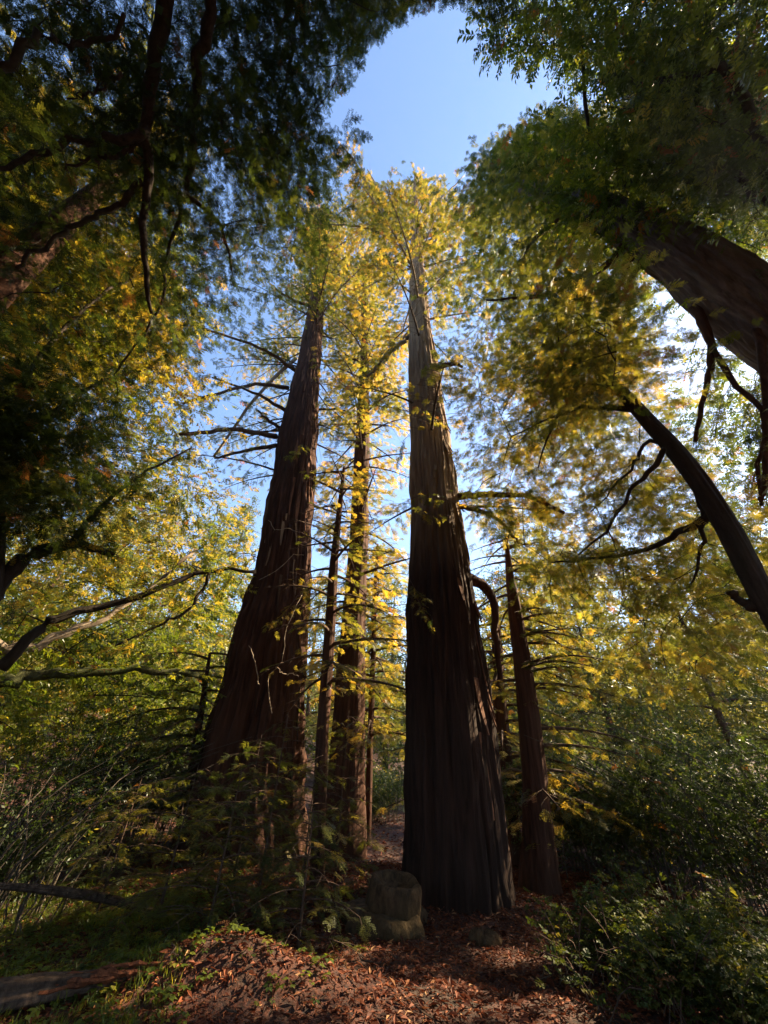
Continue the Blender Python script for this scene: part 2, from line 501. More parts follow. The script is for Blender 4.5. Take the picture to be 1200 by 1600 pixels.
def ground_mesh():
    n = 270
    u = np.linspace(-1, 1, n)
    k = 7.4
    sx = np.sinh(u * k) / math.sinh(k) * 500
    sx = np.sign(u) * (np.abs(u) * 16 + np.abs(u) ** 7 * 480)
    V = [(x, y + 6, gz(x, y + 6)) for y in sx for x in sx]
    Fc = [(j * n + i, j * n + i + 1, (j + 1) * n + i + 1, (j + 1) * n + i) for j in range(n - 1) for i in range(n - 1)]
    b = MB()
    b.v, b.f = V, Fc
    m, t, bs = mat_new('forest_floor')
    tc = t.nodes.new('ShaderNodeTexCoord')
    n1 = t.nodes.new('ShaderNodeTexNoise'); n1.inputs['Scale'].default_value = 26; n1.inputs['Detail'].default_value = 10
    n2 = t.nodes.new('ShaderNodeTexNoise'); n2.inputs['Scale'].default_value = 1.1; n2.inputs['Detail'].default_value = 5
    t.links.new(tc.outputs['Object'], n1.inputs[0]); t.links.new(tc.outputs['Object'], n2.inputs[0])
    r1 = t.nodes.new('ShaderNodeValToRGB')
    r1.color_ramp.elements[0].position = 0.3; r1.color_ramp.elements[0].color = (0.015, 0.007, 0.005, 1)
    r1.color_ramp.elements[1].position = 0.7; r1.color_ramp.elements[1].color = (0.095, 0.026, 0.011, 1)
    t.links.new(n1.outputs[0], r1.inputs[0])
    mx = t.nodes.new('ShaderNodeMix'); mx.data_type = 'RGBA'
    r2 = t.nodes.new('ShaderNodeValToRGB'); r2.color_ramp.elements[0].position = 0.5; r2.color_ramp.elements[1].position = 0.7
    t.links.new(n2.outputs[0], r2.inputs[0]); t.links.new(r2.outputs[0], mx.inputs[0])
    t.links.new(r1.outputs[0], mx.inputs[6]); mx.inputs[7].default_value = (0.03, 0.02, 0.011, 1)
    t.links.new(mx.outputs[2], bs.inputs['Base Color'])
    bs.inputs['Roughness'].default_value = 0.95
    bp = t.nodes.new('ShaderNodeBump'); bp.inputs['Distance'].default_value = 0.03; bp.inputs['Strength'].default_value = 0.8
    t.links.new(n1.outputs[0], bp.inputs['Height']); t.links.new(bp.outputs[0], bs.inputs['Normal'])
    o = b.build('forest_floor', m)
    o['kind'] = 'structure'
    return o
ground_mesh()
def gp(px, py):
    """where a line of sight meets the ground"""
    v = ray(px, py)
    t = 1.0
    for _ in range(4000):
        p = CAM + v * t
        if p[2] <= gz(p[0], p[1]):
            break
        t += 0.01
    return p

# sunlit spots seen in the photograph
for (px, py, r) in ((370, 1478, 0.22), (430, 1492, 0.24), (490, 1510, 0.22), (665, 1555, 0.20), (620, 1592, 0.25), (840, 1585, 0.30), (790, 1500, 0.22),
                    (1010, 1520, 0.2), (330, 1425, 0.14)):
    GAPS.append((gp(px, py), 0.40 if 340 < px < 520 else r * (1.3 if px < 700 else 1.05)))
for (px, py, D, r) in ((470, 720, 12, 0.6), (480, 640, 12, 0.5), (462, 790, 12, 0.3), (660, 560, 8.2, 1.5), (665, 680, 8.2, 1.0), (650, 450, 8.2, 1.5),
                       (690, 800, 8.2, 0.3), (565, 700, 11, 0.8), (560, 830, 11, 0.5), (668, 950, 7, 0.3), (540, 1075, 8, 0.25), (400, 1215, 7.0, 0.3),
                       (470, 1235, 7.0, 0.2), (515, 1345, 6.6, 0.2), (640, 1372, 6.3, 0.2), (755, 1150, 8.2, 0.16), (780, 1350, 8.2, 0.16), (860, 1300, 10, 0.15)):
    GAPS.append((P(px, py, D), r))

# ------------------------------------------------------------------ trunks
def big_trunk(name, parent, cps, mat, sides=140, rings=300, flute=0.07, ridge=0.05, seed=0, buttress=0.0, fs=1.0, lumps=0.13):
    """cps: (point, radius) list from the ground up; bark with flutes and long furrows"""
    pts = catmull([c[0] for c in cps], rings)
    rr = interp([c[1] for c in cps], rings)
    # distribute by arclength already close to even
    V, Fc = [], []
    org = np.array(parent.location)
    ph = [random.uniform(0, 6.28) for _ in range(8)]
    acc = 0.0
    for i, (p, r) in enumerate(zip(pts, rr)):
        if i:
            acc += float(np.linalg.norm(p - pts[i - 1]))
        t = pts[min(i + 1, rings - 1)] - pts[max(i - 1, 0)]
        t /= np.linalg.norm(t)
        a = np.cross([0, 1.0, 0], t); a /= np.linalg.norm(a)
        c = np.cross(t, a)
        h = acc
        low = math.exp(-h / 2.2)
        for k in range(sides):
            th = 2 * math.pi * k / sides
            f = flute * (0.55 * abs(math.sin(2.5 * th + ph[0] + 0.05 * h)) + 0.3 * math.sin(5 * th + ph[1] + 0.09 * h) + 0.35 * abs(math.sin(4.5 * th + ph[2] - 0.07 * h)))
            f *= 1 + 1.6 * low
            q = (math.cos(th) * 5.5 + seed, math.sin(th) * 5.5, h * 0.3 * fs)
            q2 = (math.cos(th) * 13 + seed, math.sin(th) * 13, h * 0.8 * fs)
            q3 = (math.cos(th) * 5, math.sin(th) * 5 + seed, h * 2.2 * fs)
            f += ridge * (1.1 - 2.6 * abs(noise.noise(Vector(q)))) + ridge * 0.7 * (0.7 - 2.2 * abs(noise.noise(Vector(q2)))) + ridge * 0.35 * noise.noise(Vector(q3))
            f += lumps * noise.noise(Vector((math.cos(th) * 1.3 + seed * 2, math.sin(th) * 1.3, h * 0.45))) + lumps * 0.5 * noise.noise(Vector((math.cos(th) * 2.6, math.sin(th) * 2.6 + seed, h * 1.3)))
            f += buttress * low * max(0, math.sin(3.5 * th + ph[3]))
            V.append(tuple(p + (a * math.cos(th) + c * math.sin(th)) * r * (1 + f) - org))
    for i in range(rings - 1):
        for k in range(sides):
            k2 = (k + 1) % sides
            Fc.append((i * sides + k, i * sides + k2, (i + 1) * sides + k2, (i + 1) * sides + k))
    Fc.append(tuple((rings - 1) * sides + k for k in range(sides)))
    me = bpy.data.meshes.new(name)
    me.from_pydata(V, [], Fc)
    me.polygons.foreach_set('use_smooth', [True] * len(me.polygons))
    me.materials.append(mat)
    me.update()
    o = bpy.data.objects.new(name, me)
    link(o, parent)
    return o
def px_path(lst, D):
    """(px, py, width_px[, D]) -> list of (point, radius)"""
    out = []
    for q in lst:
        d = q[3] if len(q) > 3 else D
        p = P(q[0], q[1], d)
        out.append((p, rad(q[2], p)))
    return out
def rooted(cps, sink=0.5):
    p, r = cps[0]
    g = gz(p[0], p[1])
    base = np.array([p[0], p[1], min(p[2] - 0.2, g) - sink])
    return [(base, r * 1.06)] + cps
def branch_obj(parent, pts, r0, r1, mat, sides=8, n=14, name='branch', wob=0.05, jit=0.0):
    path = catmull(pts, n)
    if jit:
        for i in range(1, n):
            path[i] = path[i] + np.array([random.gauss(0, jit), random.gauss(0, jit), random.gauss(0, jit)])
    b = MB()
    b.tube(path, [r0 + (r1 - r0) * (i / (n - 1)) ** 0.8 for i in range(n)], sides, wob=wob)
    b.build(name, mat, parent)
    return path

class Crown:
    """collects sprays and twigs of one tree"""
    def __init__(s):
        s.p, s.d, s.s = [], [], []
        s.tw = MB()
        s.nodes = []                                  # woody points twigs can start from
    def bough(s, path, L, size, step=0.22, spread=0.32, drawtwigs=True, hang=0.25, start=0.15, tw=0.006):
        """side twigs with sprays along a branch path"""
        path = np.array(path)
        seg = np.linalg.norm(np.diff(path, axis=0), axis=1)
        cum = np.concatenate([[0], np.cumsum(seg)])
        tot = cum[-1]
        sp = tot * start
        sg = 1
        while sp < tot:
            i = min(np.searchsorted(cum, sp, 'right') - 1, len(seg) - 1)
            u = (sp - cum[i]) / (seg[i] + 1e-9)
            o = path[i] * (1 - u) + path[i + 1] * u
            t = (path[i + 1] - path[i]) / (seg[i] + 1e-9)
            sd_ = np.cross(t, [0, 0, 1.0])
            sd_ /= np.linalg.norm(sd_) + 1e-9
            f = sp / tot
            l = L * spread * (1.15 - f) * random.uniform(0.5, 1.2) + size * 0.5
            d = t * random.uniform(0.35, 0.9) + sd_ * sg + np.array([0, 0, random.uniform(-hang, hang * 0.4)])
            d /= np.linalg.norm(d)
            end = o + d * l + np.array([0, 0, -hang * l * 0.5])
            ex, ey, ez = proj(end[None])
            if ez[0] > 0 and inpoly(ex, ey, SKY_HOLE)[0]:
                sp += step; sg = -sg
                continue
            if drawtwigs:
                s.tw.tube([o, (o + end) / 2 + np.array([0, 0, 0.04 * l]), end], [tw * 1.3, tw, tw * 0.4], 3, cap=False)
            m = max(1, int(l / (size * 0.5)))
            for k in range(m):
                v = (k + 0.6) / m
                q = o + (end - o) * v
                a = random.choice((-1, 1)) * random.uniform(0.2, 0.9)
                ca, sa = math.cos(a), math.sin(a)
                dd = np.array([d[0] * ca - d[1] * sa, d[0] * sa + d[1] * ca, d[2] + random.uniform(-0.35, 0.1)])
                s.p.append(q); s.d.append(dd); s.s.append(size * random.uniform(0.7, 1.25))
            sg = -sg
            sp += step * random.uniform(0.6, 1.4)
        s.p.append(path[-1]); s.d.append(path[-1] - path[-2]); s.s.append(size)
        s.nodes += list(path)
    def mass(s, poly, r0, r1, n, per=22, size=0.3, sig=(0.45, 0.45, 0.2), twigs=True, tw=0.007, down=-0.2):
        """leafy boughs filling part of the crown: cluster centres joined to the nearest wood"""
        xs = [q[0] for q in poly]; ys = [q[1] for q in poly]
        nc = max(1, n // per)
        cs = []
        while len(cs) < nc:
            x, y = random.uniform(min(xs), max(xs)), random.uniform(min(ys), max(ys))
            if inpoly(np.array([x]), np.array([y]), poly)[0]:
                cs.append(Rg(x, y, random.uniform(r0, r1)))
        nod = np.array(s.nodes) if s.nodes else None
        if nod is not None and twigs:
            dm = [float(np.min(np.linalg.norm(nod - c, axis=1))) for c in cs]
            cs = [cs[i] for i in np.argsort(dm)]
        for c in cs:
            ax = rng.normal(size=3); ax[2] *= 0.3; ax /= np.linalg.norm(ax)
            if nod is not None and twigs:
                dd = np.linalg.norm(nod - c, axis=1)
                j = int(np.argmin(dd + rng.random(len(dd)) * 1.0))
                a = nod[j]
                L = float(np.linalg.norm(c - a))
                if 0.3 < L < 5:
                    mid = (a + c) / 2 + rng.normal(0, 0.07 * L, 3) + np.array([0, 0, 0.10 * L])
                    pth = catmull([a, mid, c], 5)
                    s.tw.tube(pth, [tw * (1 + L * 0.7) * (1 - 0.18 * q) for q in range(5)], 4, cap=False)
                    ax = (c - a) / L
                    nod = np.vstack([nod, np.array(pth[2:])])
                elif L >= 5:
                    e = c + rng.normal(0, 0.8, 3)
                    s.tw.tube([e, c], [tw * 2, tw], 3, cap=False)
            k = max(4, int(rng.normal(per, per * 0.3)))
            q = rng.normal(size=(k, 3)) * np.array(sig) * rng.uniform(0.7, 1.35)
            q += np.outer(rng.uniform(-0.5, 0.6, k), ax)
            pp = c + q
            out = q + ax * 0.35
            out[:, 2] = out[:, 2] * 0.5 + rng.normal(down, 0.25, k)
            s.p += list(pp); s.d += list(out); s.s += list(size * rng.uniform(0.6, 1.3, k))
    def finish(s, parent, tint, col, twmat, name='crown', dead=0.03, keep=0.04, roll=0.5, tsd=0.12, holes=True):
        if s.tw.v:
            s.tw.build('twigs', twmat, parent, kind='stuff')
        n = len(s.p)
        p = np.array(s.p)
        base = tint + 0.10 * np.sin(p[:, 0] * 1.7 + p[:, 2] * 1.1) + 0.06 * np.sin(p[:, 1] * 3.1 - p[:, 2] * 2.3)
        t = np.clip(base + rng.normal(0, tsd, n), 0, 0.86)
        t[rng.random(n) < dead * 0.5] = 1.0
        return foliage(name, parent, s.p, s.d, s.s, t, col, roll=roll, main_keep=keep, holes=holes)

def conifer_boughs(parent, crown, axis, z0, n, Lf, mat, size=0.45, rise=0.25, droop=0.35, asobj=True, r0f=0.012, az=None, step=0.25, zpow=1.0, mb=None, limb_px=None):
    """branches of a conifer leaving its trunk axis above z0"""
    ax = np.array([a for a in axis])
    zt = ax[-1, 2]
    for i in range(n):
        f = ((i + random.uniform(0, 1)) / n) ** zpow
        z = z0 + (zt - z0) * f
        o = np.array([np.interp(z, ax[:, 2], ax[:, 0]), np.interp(z, ax[:, 2], ax[:, 1]), z])
        a = (i * 2.39996 + random.uniform(-0.4, 0.4)) if az is None else random.choice(az) + random.uniform(-0.5, 0.5)
        L = Lf(f) * random.uniform(0.65, 1.2)
        d = np.array([math.cos(a), math.sin(a), 0])
        rs, dr = rise * random.uniform(0.5, 1.5), droop * random.uniform(0.5, 1.4)
        bend = np.array([-d[1], d[0], 0]) * random.uniform(-0.2, 0.2)
        path = [o + d * L * s + bend * L * s * s + np.array([0, 0, L * (rs * s - dr * s * s)]) for s in np.linspace(0, 1, 8)]
        tx, ty, tz = proj(np.array(path[5:] + [path[-1] + d * size * 0.6]))
        if inpoly(tx, ty, SKY_HOLE).any():
            path = path[:5]
            tx, ty, tz = proj(np.array(path[3:]))
            if inpoly(tx, ty, SKY_HOLE).any():
                continue
        r0 = 0.02 + r0f * L
        if asobj:
            b = MB(); b.tube(path, [r0 * (1 - 0.85 * s) for s in np.linspace(0, 1, len(path))], 6); b.build('branch', mat, parent)
        elif mb is not None:
            mb.tube(path, [r0 * (1 - 0.85 * s) for s in np.linspace(0, 1, 8)], 4)
        crown.bough(path, L, size, step=step)

# ---- the large redwood right of centre
cps = px_path([(714, 1412, 150), (711, 1330, 138), (705, 1240, 130), (697, 1100, 115), (691, 980, 97), (683, 850, 76), (674, 720, 57), (664, 600, 45),
               (655, 500, 28), (651, 400, 17), (648, 320, 9), (650, 275, 4)], 8.3)
MAINCPS = list(cps)
main = thing('redwood_tree', 'largest redwood, right of centre, furrowed dark base beside the hollow stump, pale bark above', 'tree', (cps[0][0][0], cps[0][0][1], 0))
cps[0] = (cps[0][0], cps[0][1])
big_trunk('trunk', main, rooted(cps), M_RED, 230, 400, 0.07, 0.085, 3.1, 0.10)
mc = Crown()
def pl(lst, D):
    return [P(q[0], q[1], q[2] if len(q) > 2 else D) for q in lst]
for pts, r0, r1, m_ in ((pl([(715, 776), (760, 773, 8.0), (830, 776, 7.8), (880, 800, 7.6)], 8.3), 0.11, 0.04, M_LIMB),
                        (pl([(718, 792), (770, 806, 8.6), (812, 850, 9)], 8.3), 0.08, 0.03, M_LIMB),
                        (pl([(726, 905), (752, 912, 8.6), (772, 940, 8.8), (776, 1010, 8.8), (782, 1060, 8.8)], 8.3), 0.16, 0.05, M_RED2),
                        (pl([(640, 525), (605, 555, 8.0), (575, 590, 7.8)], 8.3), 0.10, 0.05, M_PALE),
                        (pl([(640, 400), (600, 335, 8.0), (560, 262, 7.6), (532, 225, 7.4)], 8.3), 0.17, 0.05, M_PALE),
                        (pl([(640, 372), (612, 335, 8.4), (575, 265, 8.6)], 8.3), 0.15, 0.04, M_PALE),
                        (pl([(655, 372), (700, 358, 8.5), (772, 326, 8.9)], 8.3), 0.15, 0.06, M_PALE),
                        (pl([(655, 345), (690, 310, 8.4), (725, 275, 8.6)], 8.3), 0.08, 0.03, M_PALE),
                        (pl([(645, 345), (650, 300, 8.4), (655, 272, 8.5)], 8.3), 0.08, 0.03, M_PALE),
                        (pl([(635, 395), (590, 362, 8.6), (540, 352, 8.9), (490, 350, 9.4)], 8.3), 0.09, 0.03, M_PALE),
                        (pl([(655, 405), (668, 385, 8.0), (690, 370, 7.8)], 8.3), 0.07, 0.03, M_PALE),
                        (pl([(685, 575), (705, 568, 7.9), (722, 572, 7.8)], 8.3), 0.12, 0.05, M_RED2)):
    path = branch_obj(main, pts, r0, r1, m_, 8, 16, jit=0.02)
    L = sum(np.linalg.norm(path[i + 1] - path[i]) for i in range(15))
    if m_ is not M_RED2:
        mc.bough(path, L, 0.22, step=0.085, spread=0.42, start=0.35)
axis = [c[0] for c in cps]
conifer_boughs(main, mc, axis, 17, 36, lambda f: 4.4 * (1 - 0.35 * f), M_PALE, 0.22, 0.35, 0.2, r0f=0.011, step=0.085)  # upper boughs take the pale bark, their sunlit look set by colour
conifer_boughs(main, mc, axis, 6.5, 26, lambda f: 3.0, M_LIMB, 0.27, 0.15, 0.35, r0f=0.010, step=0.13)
mc.finish(main, 0.69, C_RED, M_LIMB, dead=0.05, keep=0.10)

# ---- the large redwood on the left
cps = px_path([(378, 1335, 168), (385, 1230, 142), (405, 1110, 118), (422, 1000, 98), (440, 900, 74), (454, 780, 60), (466, 680, 50), (482, 570, 32), (494, 480, 20),
               (502, 400, 12), (506, 340, 6)], 12)
left = thing('redwood_tree', 'large redwood left of centre, flared at its base, bare limbs reaching left', 'tree', (cps[0][0][0], cps[0][0][1], 0))
big_trunk('trunk', left, rooted(cps), bark_mat('ragged_redwood_bark', (0.014, 0.006, 0.004), (0.10, 0.042, 0.025), (0.06, 0.026, 0.016), 9, 0.08, 0.9), 210, 340, 0.09, 0.085, 8.4, 0.12)
lc = Crown()
for pts, r0, r1, m_ in ((pl([(432, 682), (370, 672, 11.5), (282, 680, 11)], 12), 0.12, 0.06, M_LIMB),
                        (pl([(432, 696), (385, 704, 12), (335, 716, 12)], 12), 0.10, 0.04, M_LIMB),
                        (pl([(450, 606), (395, 602, 11.6), (285, 630, 11)], 12), 0.11, 0.04, M_LIMB),
                        (pl([(447, 642), (400, 615, 12), (330, 590, 12)], 12), 0.10, 0.03, M_LIMB),
                        (pl([(464, 580), (410, 545, 11.8), (300, 508, 11)], 12), 0.11, 0.04, M_LIMB),
                        (pl([(440, 670), (418, 655, 11.8), (402, 640, 11.8)], 12), 0.09, 0.04, M_LIMB),
                        (pl([(475, 785), (490, 762, 11.7), (512, 735, 11.7)], 12), 0.10, 0.03, M_PALE),
                        (pl([(462, 560), (400, 620, 12.6), (335, 712, 13)], 12), 0.10, 0.05, M_PALE),
                        (pl([(488, 535), (487, 440, 11.7), (483, 400, 11.7), (478, 330, 11.6)], 12), 0.09, 0.03, M_LIMB),
                        (pl([(495, 560), (520, 565, 12), (560, 560, 12)], 12), 0.07, 0.03, M_LIMB),
                        (pl([(490, 480), (550, 495, 12), (610, 510, 12)], 12), 0.07, 0.03, M_LIMB),
                        (pl([(492, 480), (460, 470, 12), (430, 450, 11.6)], 12), 0.12, 0.05, M_LIMB),
                        (pl([(495, 640), (530, 640, 12), (560, 650, 12)], 12), 0.07, 0.03, M_LIMB)):
    path = branch_obj(left, pts, r0, r1, m_, 7, 14, jit=0.02)
    L = sum(np.linalg.norm(path[i + 1] - path[i]) for i in range(13))
    lc.bough(path, L, 0.28, step=0.22, spread=0.3, start=0.45)
axis = [c[0] for c in cps]
conifer_boughs(left, lc, axis, 21, 46, lambda f: 3.6 * (1 - 0.4 * f), M_LIMB, 0.23, 0.3, 0.3, step=0.10)
conifer_boughs(left, lc, axis, 9, 16, lambda f: 3.2, M_LIMB, 0.28, 0.1, 0.4, az=(0.0, 0.6, -0.6), step=0.15)
for i_ in range(16):
    z_ = random.uniform(11, 21); a_ = math.pi + random.uniform(-0.7, 0.5); L_ = random.uniform(2.5, 4.5)
    o_ = np.array([np.interp(z_, [q[2] for q in axis], [q[k] for q in axis]) for k in (0, 1)] + [z_])
    d_ = np.array([math.cos(a_), math.sin(a_), 0])
    pth_ = [o_ + d_ * L_ * t_ + np.array([0, 0, L_ * (0.2 * t_ - 0.3 * t_ * t_)]) for t_ in np.linspace(0, 1, 7)]
    b = MB(); b.tube(pth_, [0.05 * (1 - 0.8 * t_) for t_ in np.linspace(0, 1, 7)], 6); b.build('branch', M_LIMB, left)
    lc.bough(pth_, L_, 0.24, step=0.16, spread=0.4)
lc.finish(left, 0.64, C_RED, M_LIMB, dead=0.05, keep=0.08)
def bark_strips(parent, cps, n, z0, z1, a0, a1, mat, lmin=0.5, lmax=1.6, seed=0):
    zs = [c[0][2] for c in cps]
    for k in range(n):
        z = random.uniform(z0, z1)
        a = random.uniform(a0, a1)
        L = random.uniform(lmin, lmax)
        d = np.array([math.cos(a), math.sin(a), 0]); tn = np.array([-d[1], d[0], 0])
        wd = random.uniform(0.03, 0.09)
        V = []; m = 6
        fl = random.uniform(0.02, 0.16)
        for i in range(m):
            s_ = i / (m - 1)
            zz = z - L * s_
            ax_ = np.array([np.interp(zz, zs, [c[0][0] for c in cps]), np.interp(zz, zs, [c[0][1] for c in cps]), zz])
            r_ = np.interp(zz, zs, [c[1] for c in cps])
            c0 = ax_ + d * (r_ * 1.07 + fl * s_ * s_) + tn * 0.03 * math.sin(k + 3 * s_)
            ww = wd * (1 - 0.7 * s_ ** 2)
            V += [c0 - tn * ww, c0 - d * 0.0 + tn * ww, c0 + tn * ww * 0.8 - d * 0.03, c0 - tn * ww * 0.8 - d * 0.03]
        b = MB(); b.v = [tuple(v) for v in V]
        for i in range(m - 1):
            for q in range(4):
                b.f.append((i * 4 + q, i * 4 + (q + 1) % 4, (i + 1) * 4 + (q + 1) % 4, (i + 1) * 4 + q))
        b.f += [(3, 2, 1, 0), tuple((m - 1) * 4 + q for q in range(4))]
        b.build('bark_strip', mat, parent, smooth=False)
M_STRIP = bark_mat('peeling_bark', (0.05, 0.022, 0.014), (0.24, 0.11, 0.06), (0.16, 0.08, 0.05), 14, 0.1, 0.5)
bark_strips(left, cps, 70, 6, 24, -1.6, 0.6, M_STRIP, 0.5, 1.8)
bark_strips(left, cps, 24, 2, 9, -2.8, 0.4, M_RED, 0.6, 1.8)
# pale dead vines on the left trunk
for k, pts in enumerate(([(470, 930, 10.6), (447, 985, 10.5), (442, 1030, 10.4), (420, 1060, 10.4), (424, 1115, 10.4)],
                         [(432, 1042, 10.4), (445, 1052, 10.4), (468, 1056, 10.5)],
                         [(390, 1008, 10.6), (398, 1030, 10.5), (402, 1060, 10.5), (404, 1068, 10.5)],
                         [(420, 812, 10.8), (430, 828, 10.7), (450, 826, 10.7), (480, 836, 10.7)],
                         [(405, 905, 10.7), (440, 885, 10.7), (458, 868, 10.7), (474, 868, 10.7)])):
    b = MB()
    p = catmull([P(*q) for q in pts], 14)
    p = [q + rng.normal(0, 0.02, 3) for q in p]
    b.tube(p, [0.010] * 14, 4)
    o = b.build('vine', M_PALE)
    o['label'] = ['longest pale dead vine hanging down the front of the left redwood', 'short pale vine curling right off the longest vine on the left redwood',
                  'pale hooked vine on the left edge of the left redwood', 'pale vine looping across the upper left redwood trunk',
                  'thin pale vine slanting up across the left redwood trunk'][k]
    o['category'] = 'vine'
    o['group'] = 'dead vines on the left redwood'

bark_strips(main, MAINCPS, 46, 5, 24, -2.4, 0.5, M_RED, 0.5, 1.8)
bark_strips(main, MAINCPS, 24, 1.5, 7, -1.2, 0.4, M_STRIP, 0.5, 1.8)

# ---- slimmer trunks between and beside them
def slim(name, label, lst, D, mat, sides=40, rings=140, flute=0.05, ridge=0.07, seed=0, boughs=None, tint=0.5, size=0.36, group=None, cat='tree', nodes=None, dead=0.05, keep=0.1):
    cps = px_path(lst, D)
    t = thing(name, label, cat, (cps[0][0][0], cps[0][0][1], 0), group)
    big_trunk('trunk', t, rooted(cps), mat, sides, rings, flute, ridge, seed)
    if boughs:
        c = Crown()
        for (z0f, n, L, az) in boughs:
            ax = [q[0] for q in cps]
            conifer_boughs(t, c, ax, ax[0][2] + (ax[-1][2] - ax[0][2]) * z0f, n, (lambda f, L=L: L * (1 - 0.5 * f)), M_LIMB, size * 0.78, 0.15, 0.35, az=az, step=0.15)
        c.finish(t, tint, C_RED, M_LIMB, dead=dead, keep=keep)
    return t
slim('redwood_tree', 'medium redwood with reddish upper bark standing between the two largest trunks', [(538, 1390, 62), (540, 1300, 56), (543, 1150, 46), (551, 1000, 36), (560, 850, 26), (566, 700, 20), (569, 580, 14), (570, 480, 8), (570, 410, 4)],
     11.5, M_RED2, 60, 200, 0.06, 0.06, 5, [(0.12, 44, 3.0, None), (0.40, 70, 3.0, None)], 0.68)
YP = slim('young_redwood', 'slender redwood pole directly left of the medium trunk, orange bark lit on its right edge', [(492, 1425, 21), (497, 1300, 19), (504, 1150, 17), (514, 1000, 15), (522, 880, 12), (530, 800, 8), (538, 730, 4)],
     8.6, M_RED2, 30, 140, 0.05, 0.08, 1, [(0.35, 40, 1.9, None)], 0.7, 0.26)
slim('young_redwood', 'thin dark pole between the medium redwood and the largest trunk', [(573, 1350, 10), (577, 1200, 9), (582, 1050, 8), (586, 930, 6), (590, 850, 3)],
     13, M_RED2, 20, 90, 0.05, 0.08, 2, [(0.3, 50, 2.6, None)], 0.72, 0.36)
slim('young_redwood', 'thin dark pole left of the flared base of the left redwood', [(280, 1345, 15), (292, 1260, 13), (305, 1170, 11), (318, 1090, 8), (328, 1020, 4)],
     12.5, M_RED2, 20, 90, 0.05, 0.08, 4, [(0.2, 30, 2.8, None)], 0.35, 0.4)
slim('redwood_tree', 'straight slim redwood right of the largest trunk, ending in a bare spike', [(846, 1398, 62), (842, 1320, 46), (836, 1230, 36), (827, 1130, 30), (817, 1040, 25), (806, 960, 19), (797, 900, 11), (793, 860, 6), (791, 838, 3)],
     9.6, M_RED2, 50, 190, 0.06, 0.07, 6, [(0.15, 14, 2.2, (0.0, 0.9, -0.7)), (0.45, 26, 2.2, (0.1, -0.9, 1.3, 2.4))], 0.66, 0.3)
slim('redwood_tree', 'dark redwood half hidden behind the slim one, right of the largest trunk', [(800, 1395, 34), (797, 1300, 26), (787, 1180, 22), (780, 1080, 18), (776, 1000, 14), (772, 940, 9)],
     12, M_RED2, 36, 120, 0.06, 0.07, 7, [(0.2, 50, 3.0, None)], 0.66, 0.36)

# ---- hooked dark limbs, near right tree
bigr = px_path([(2100, 1400, 210, 9.2), (1750, 960, 180, 8.9), (1480, 725, 165, 8.5), (1320, 596, 160, 8.2), (1230, 530, 155, 8.0), (1150, 466, 146, 7.7), (1060, 400, 118, 7.2), (985, 352, 88, 6.8), (915, 320, 58, 6.4), (850, 300, 32, 6.0), (800, 288, 20, 5.8), (765, 278, 8, 5.6)], 7)
bigr = [(p, r * 0.58) for p, r in bigr]
rt = thing('redwood_tree', 'huge grey-barked redwood leaning in from the right edge, its lit crown beside the sky opening', 'tree', (bigr[0][0][0], bigr[0][0][1], 0))
big_trunk('trunk', rt, rooted(bigr), bark_mat('grey_redwood_bark', (0.05, 0.035, 0.03), (0.22, 0.17, 0.15), (0.14, 0.11, 0.10), 9, 0.06, 0.9), 150, 300, 0.05, 0.09, 2.2, 0.0, 1.5)
rc = Crown()
axis = [c[0] for c in bigr]
print('right trunk axis', [tuple(round(float(v), 1) for v in a) for a in axis])
for pts, r0, r1 in ((pl([(1085, 480, 7.3), (1110, 540, 7.2), (1105, 600, 7.0), (1085, 690, 6.8)], 7), 0.10, 0.03),
                    (pl([(1110, 540, 7.2), (1150, 600, 7.0), (1195, 650, 6.8), (1185, 730, 6.6), (1190, 790, 6.5)], 7), 0.055, 0.022),
                    (pl([(995, 380, 6.9), (970, 440, 6.9), (955, 470, 7)], 7), 0.10, 0.05),
                    (pl([(1010, 395, 6.9), (985, 440, 6.9), (965, 480, 7)], 7), 0.08, 0.04),
                    (pl([(1000, 350, 6.8), (940, 420, 6.6), (850, 460, 6.4), (760, 470, 6.3)], 7), 0.12, 0.03),
                    (pl([(900, 320, 6.3), (830, 380, 6.2), (812, 430, 6.2)], 7), 0.09, 0.03),
                    (pl([(1180, 500, 7.6), (1195, 600, 7.0), (1198, 700, 6.6), (1190, 780, 6.4)], 7), 0.07, 0.03)):
    path = branch_obj(rt, pts, r0, r1, M_RED2, 8, 16, jit=0.012, wob=0.12)
    rc.bough(path, 3, 0.26, step=0.16, spread=0.3, start=0.3)
rc.nodes += catmull(axis[3:], 30)
rc.mass([(680, 400), (760, 375), (900, 330), (960, 350), (1000, 420), (960, 560), (900, 700), (780, 690), (720, 590), (740, 500), (700, 470)], 13, 17, 7500, 30, 0.25, (0.5, 0.5, 0.2))
rc.mass([(735, 260), (850, 190), (930, 200), (960, 330), (900, 340), (800, 330), (760, 320)], 20, 25, 5200, 30, 0.32, (0.7, 0.7, 0.35))
rc.mass([(850, 190), (960, 150), (1200, 200), (1200, 420), (1050, 350), (900, 320)], 14, 20, 4200, 30, 0.3, (0.6, 0.6, 0.3))
rc.mass([(740, 290), (800, 330), (840, 330), (820, 420), (760, 420), (730, 350)], 19, 23, 700, 22, 0.42, (0.6, 0.6, 0.4))
rc.mass([(745, 250), (860, 220), (960, 290), (960, 350), (880, 350), (780, 320)], 16, 19, 2200, 28, 0.26, (0.5, 0.5, 0.3))
rc.finish(rt, 0.48, C_RED, M_LIMB, dead=0.04, keep=0.2)

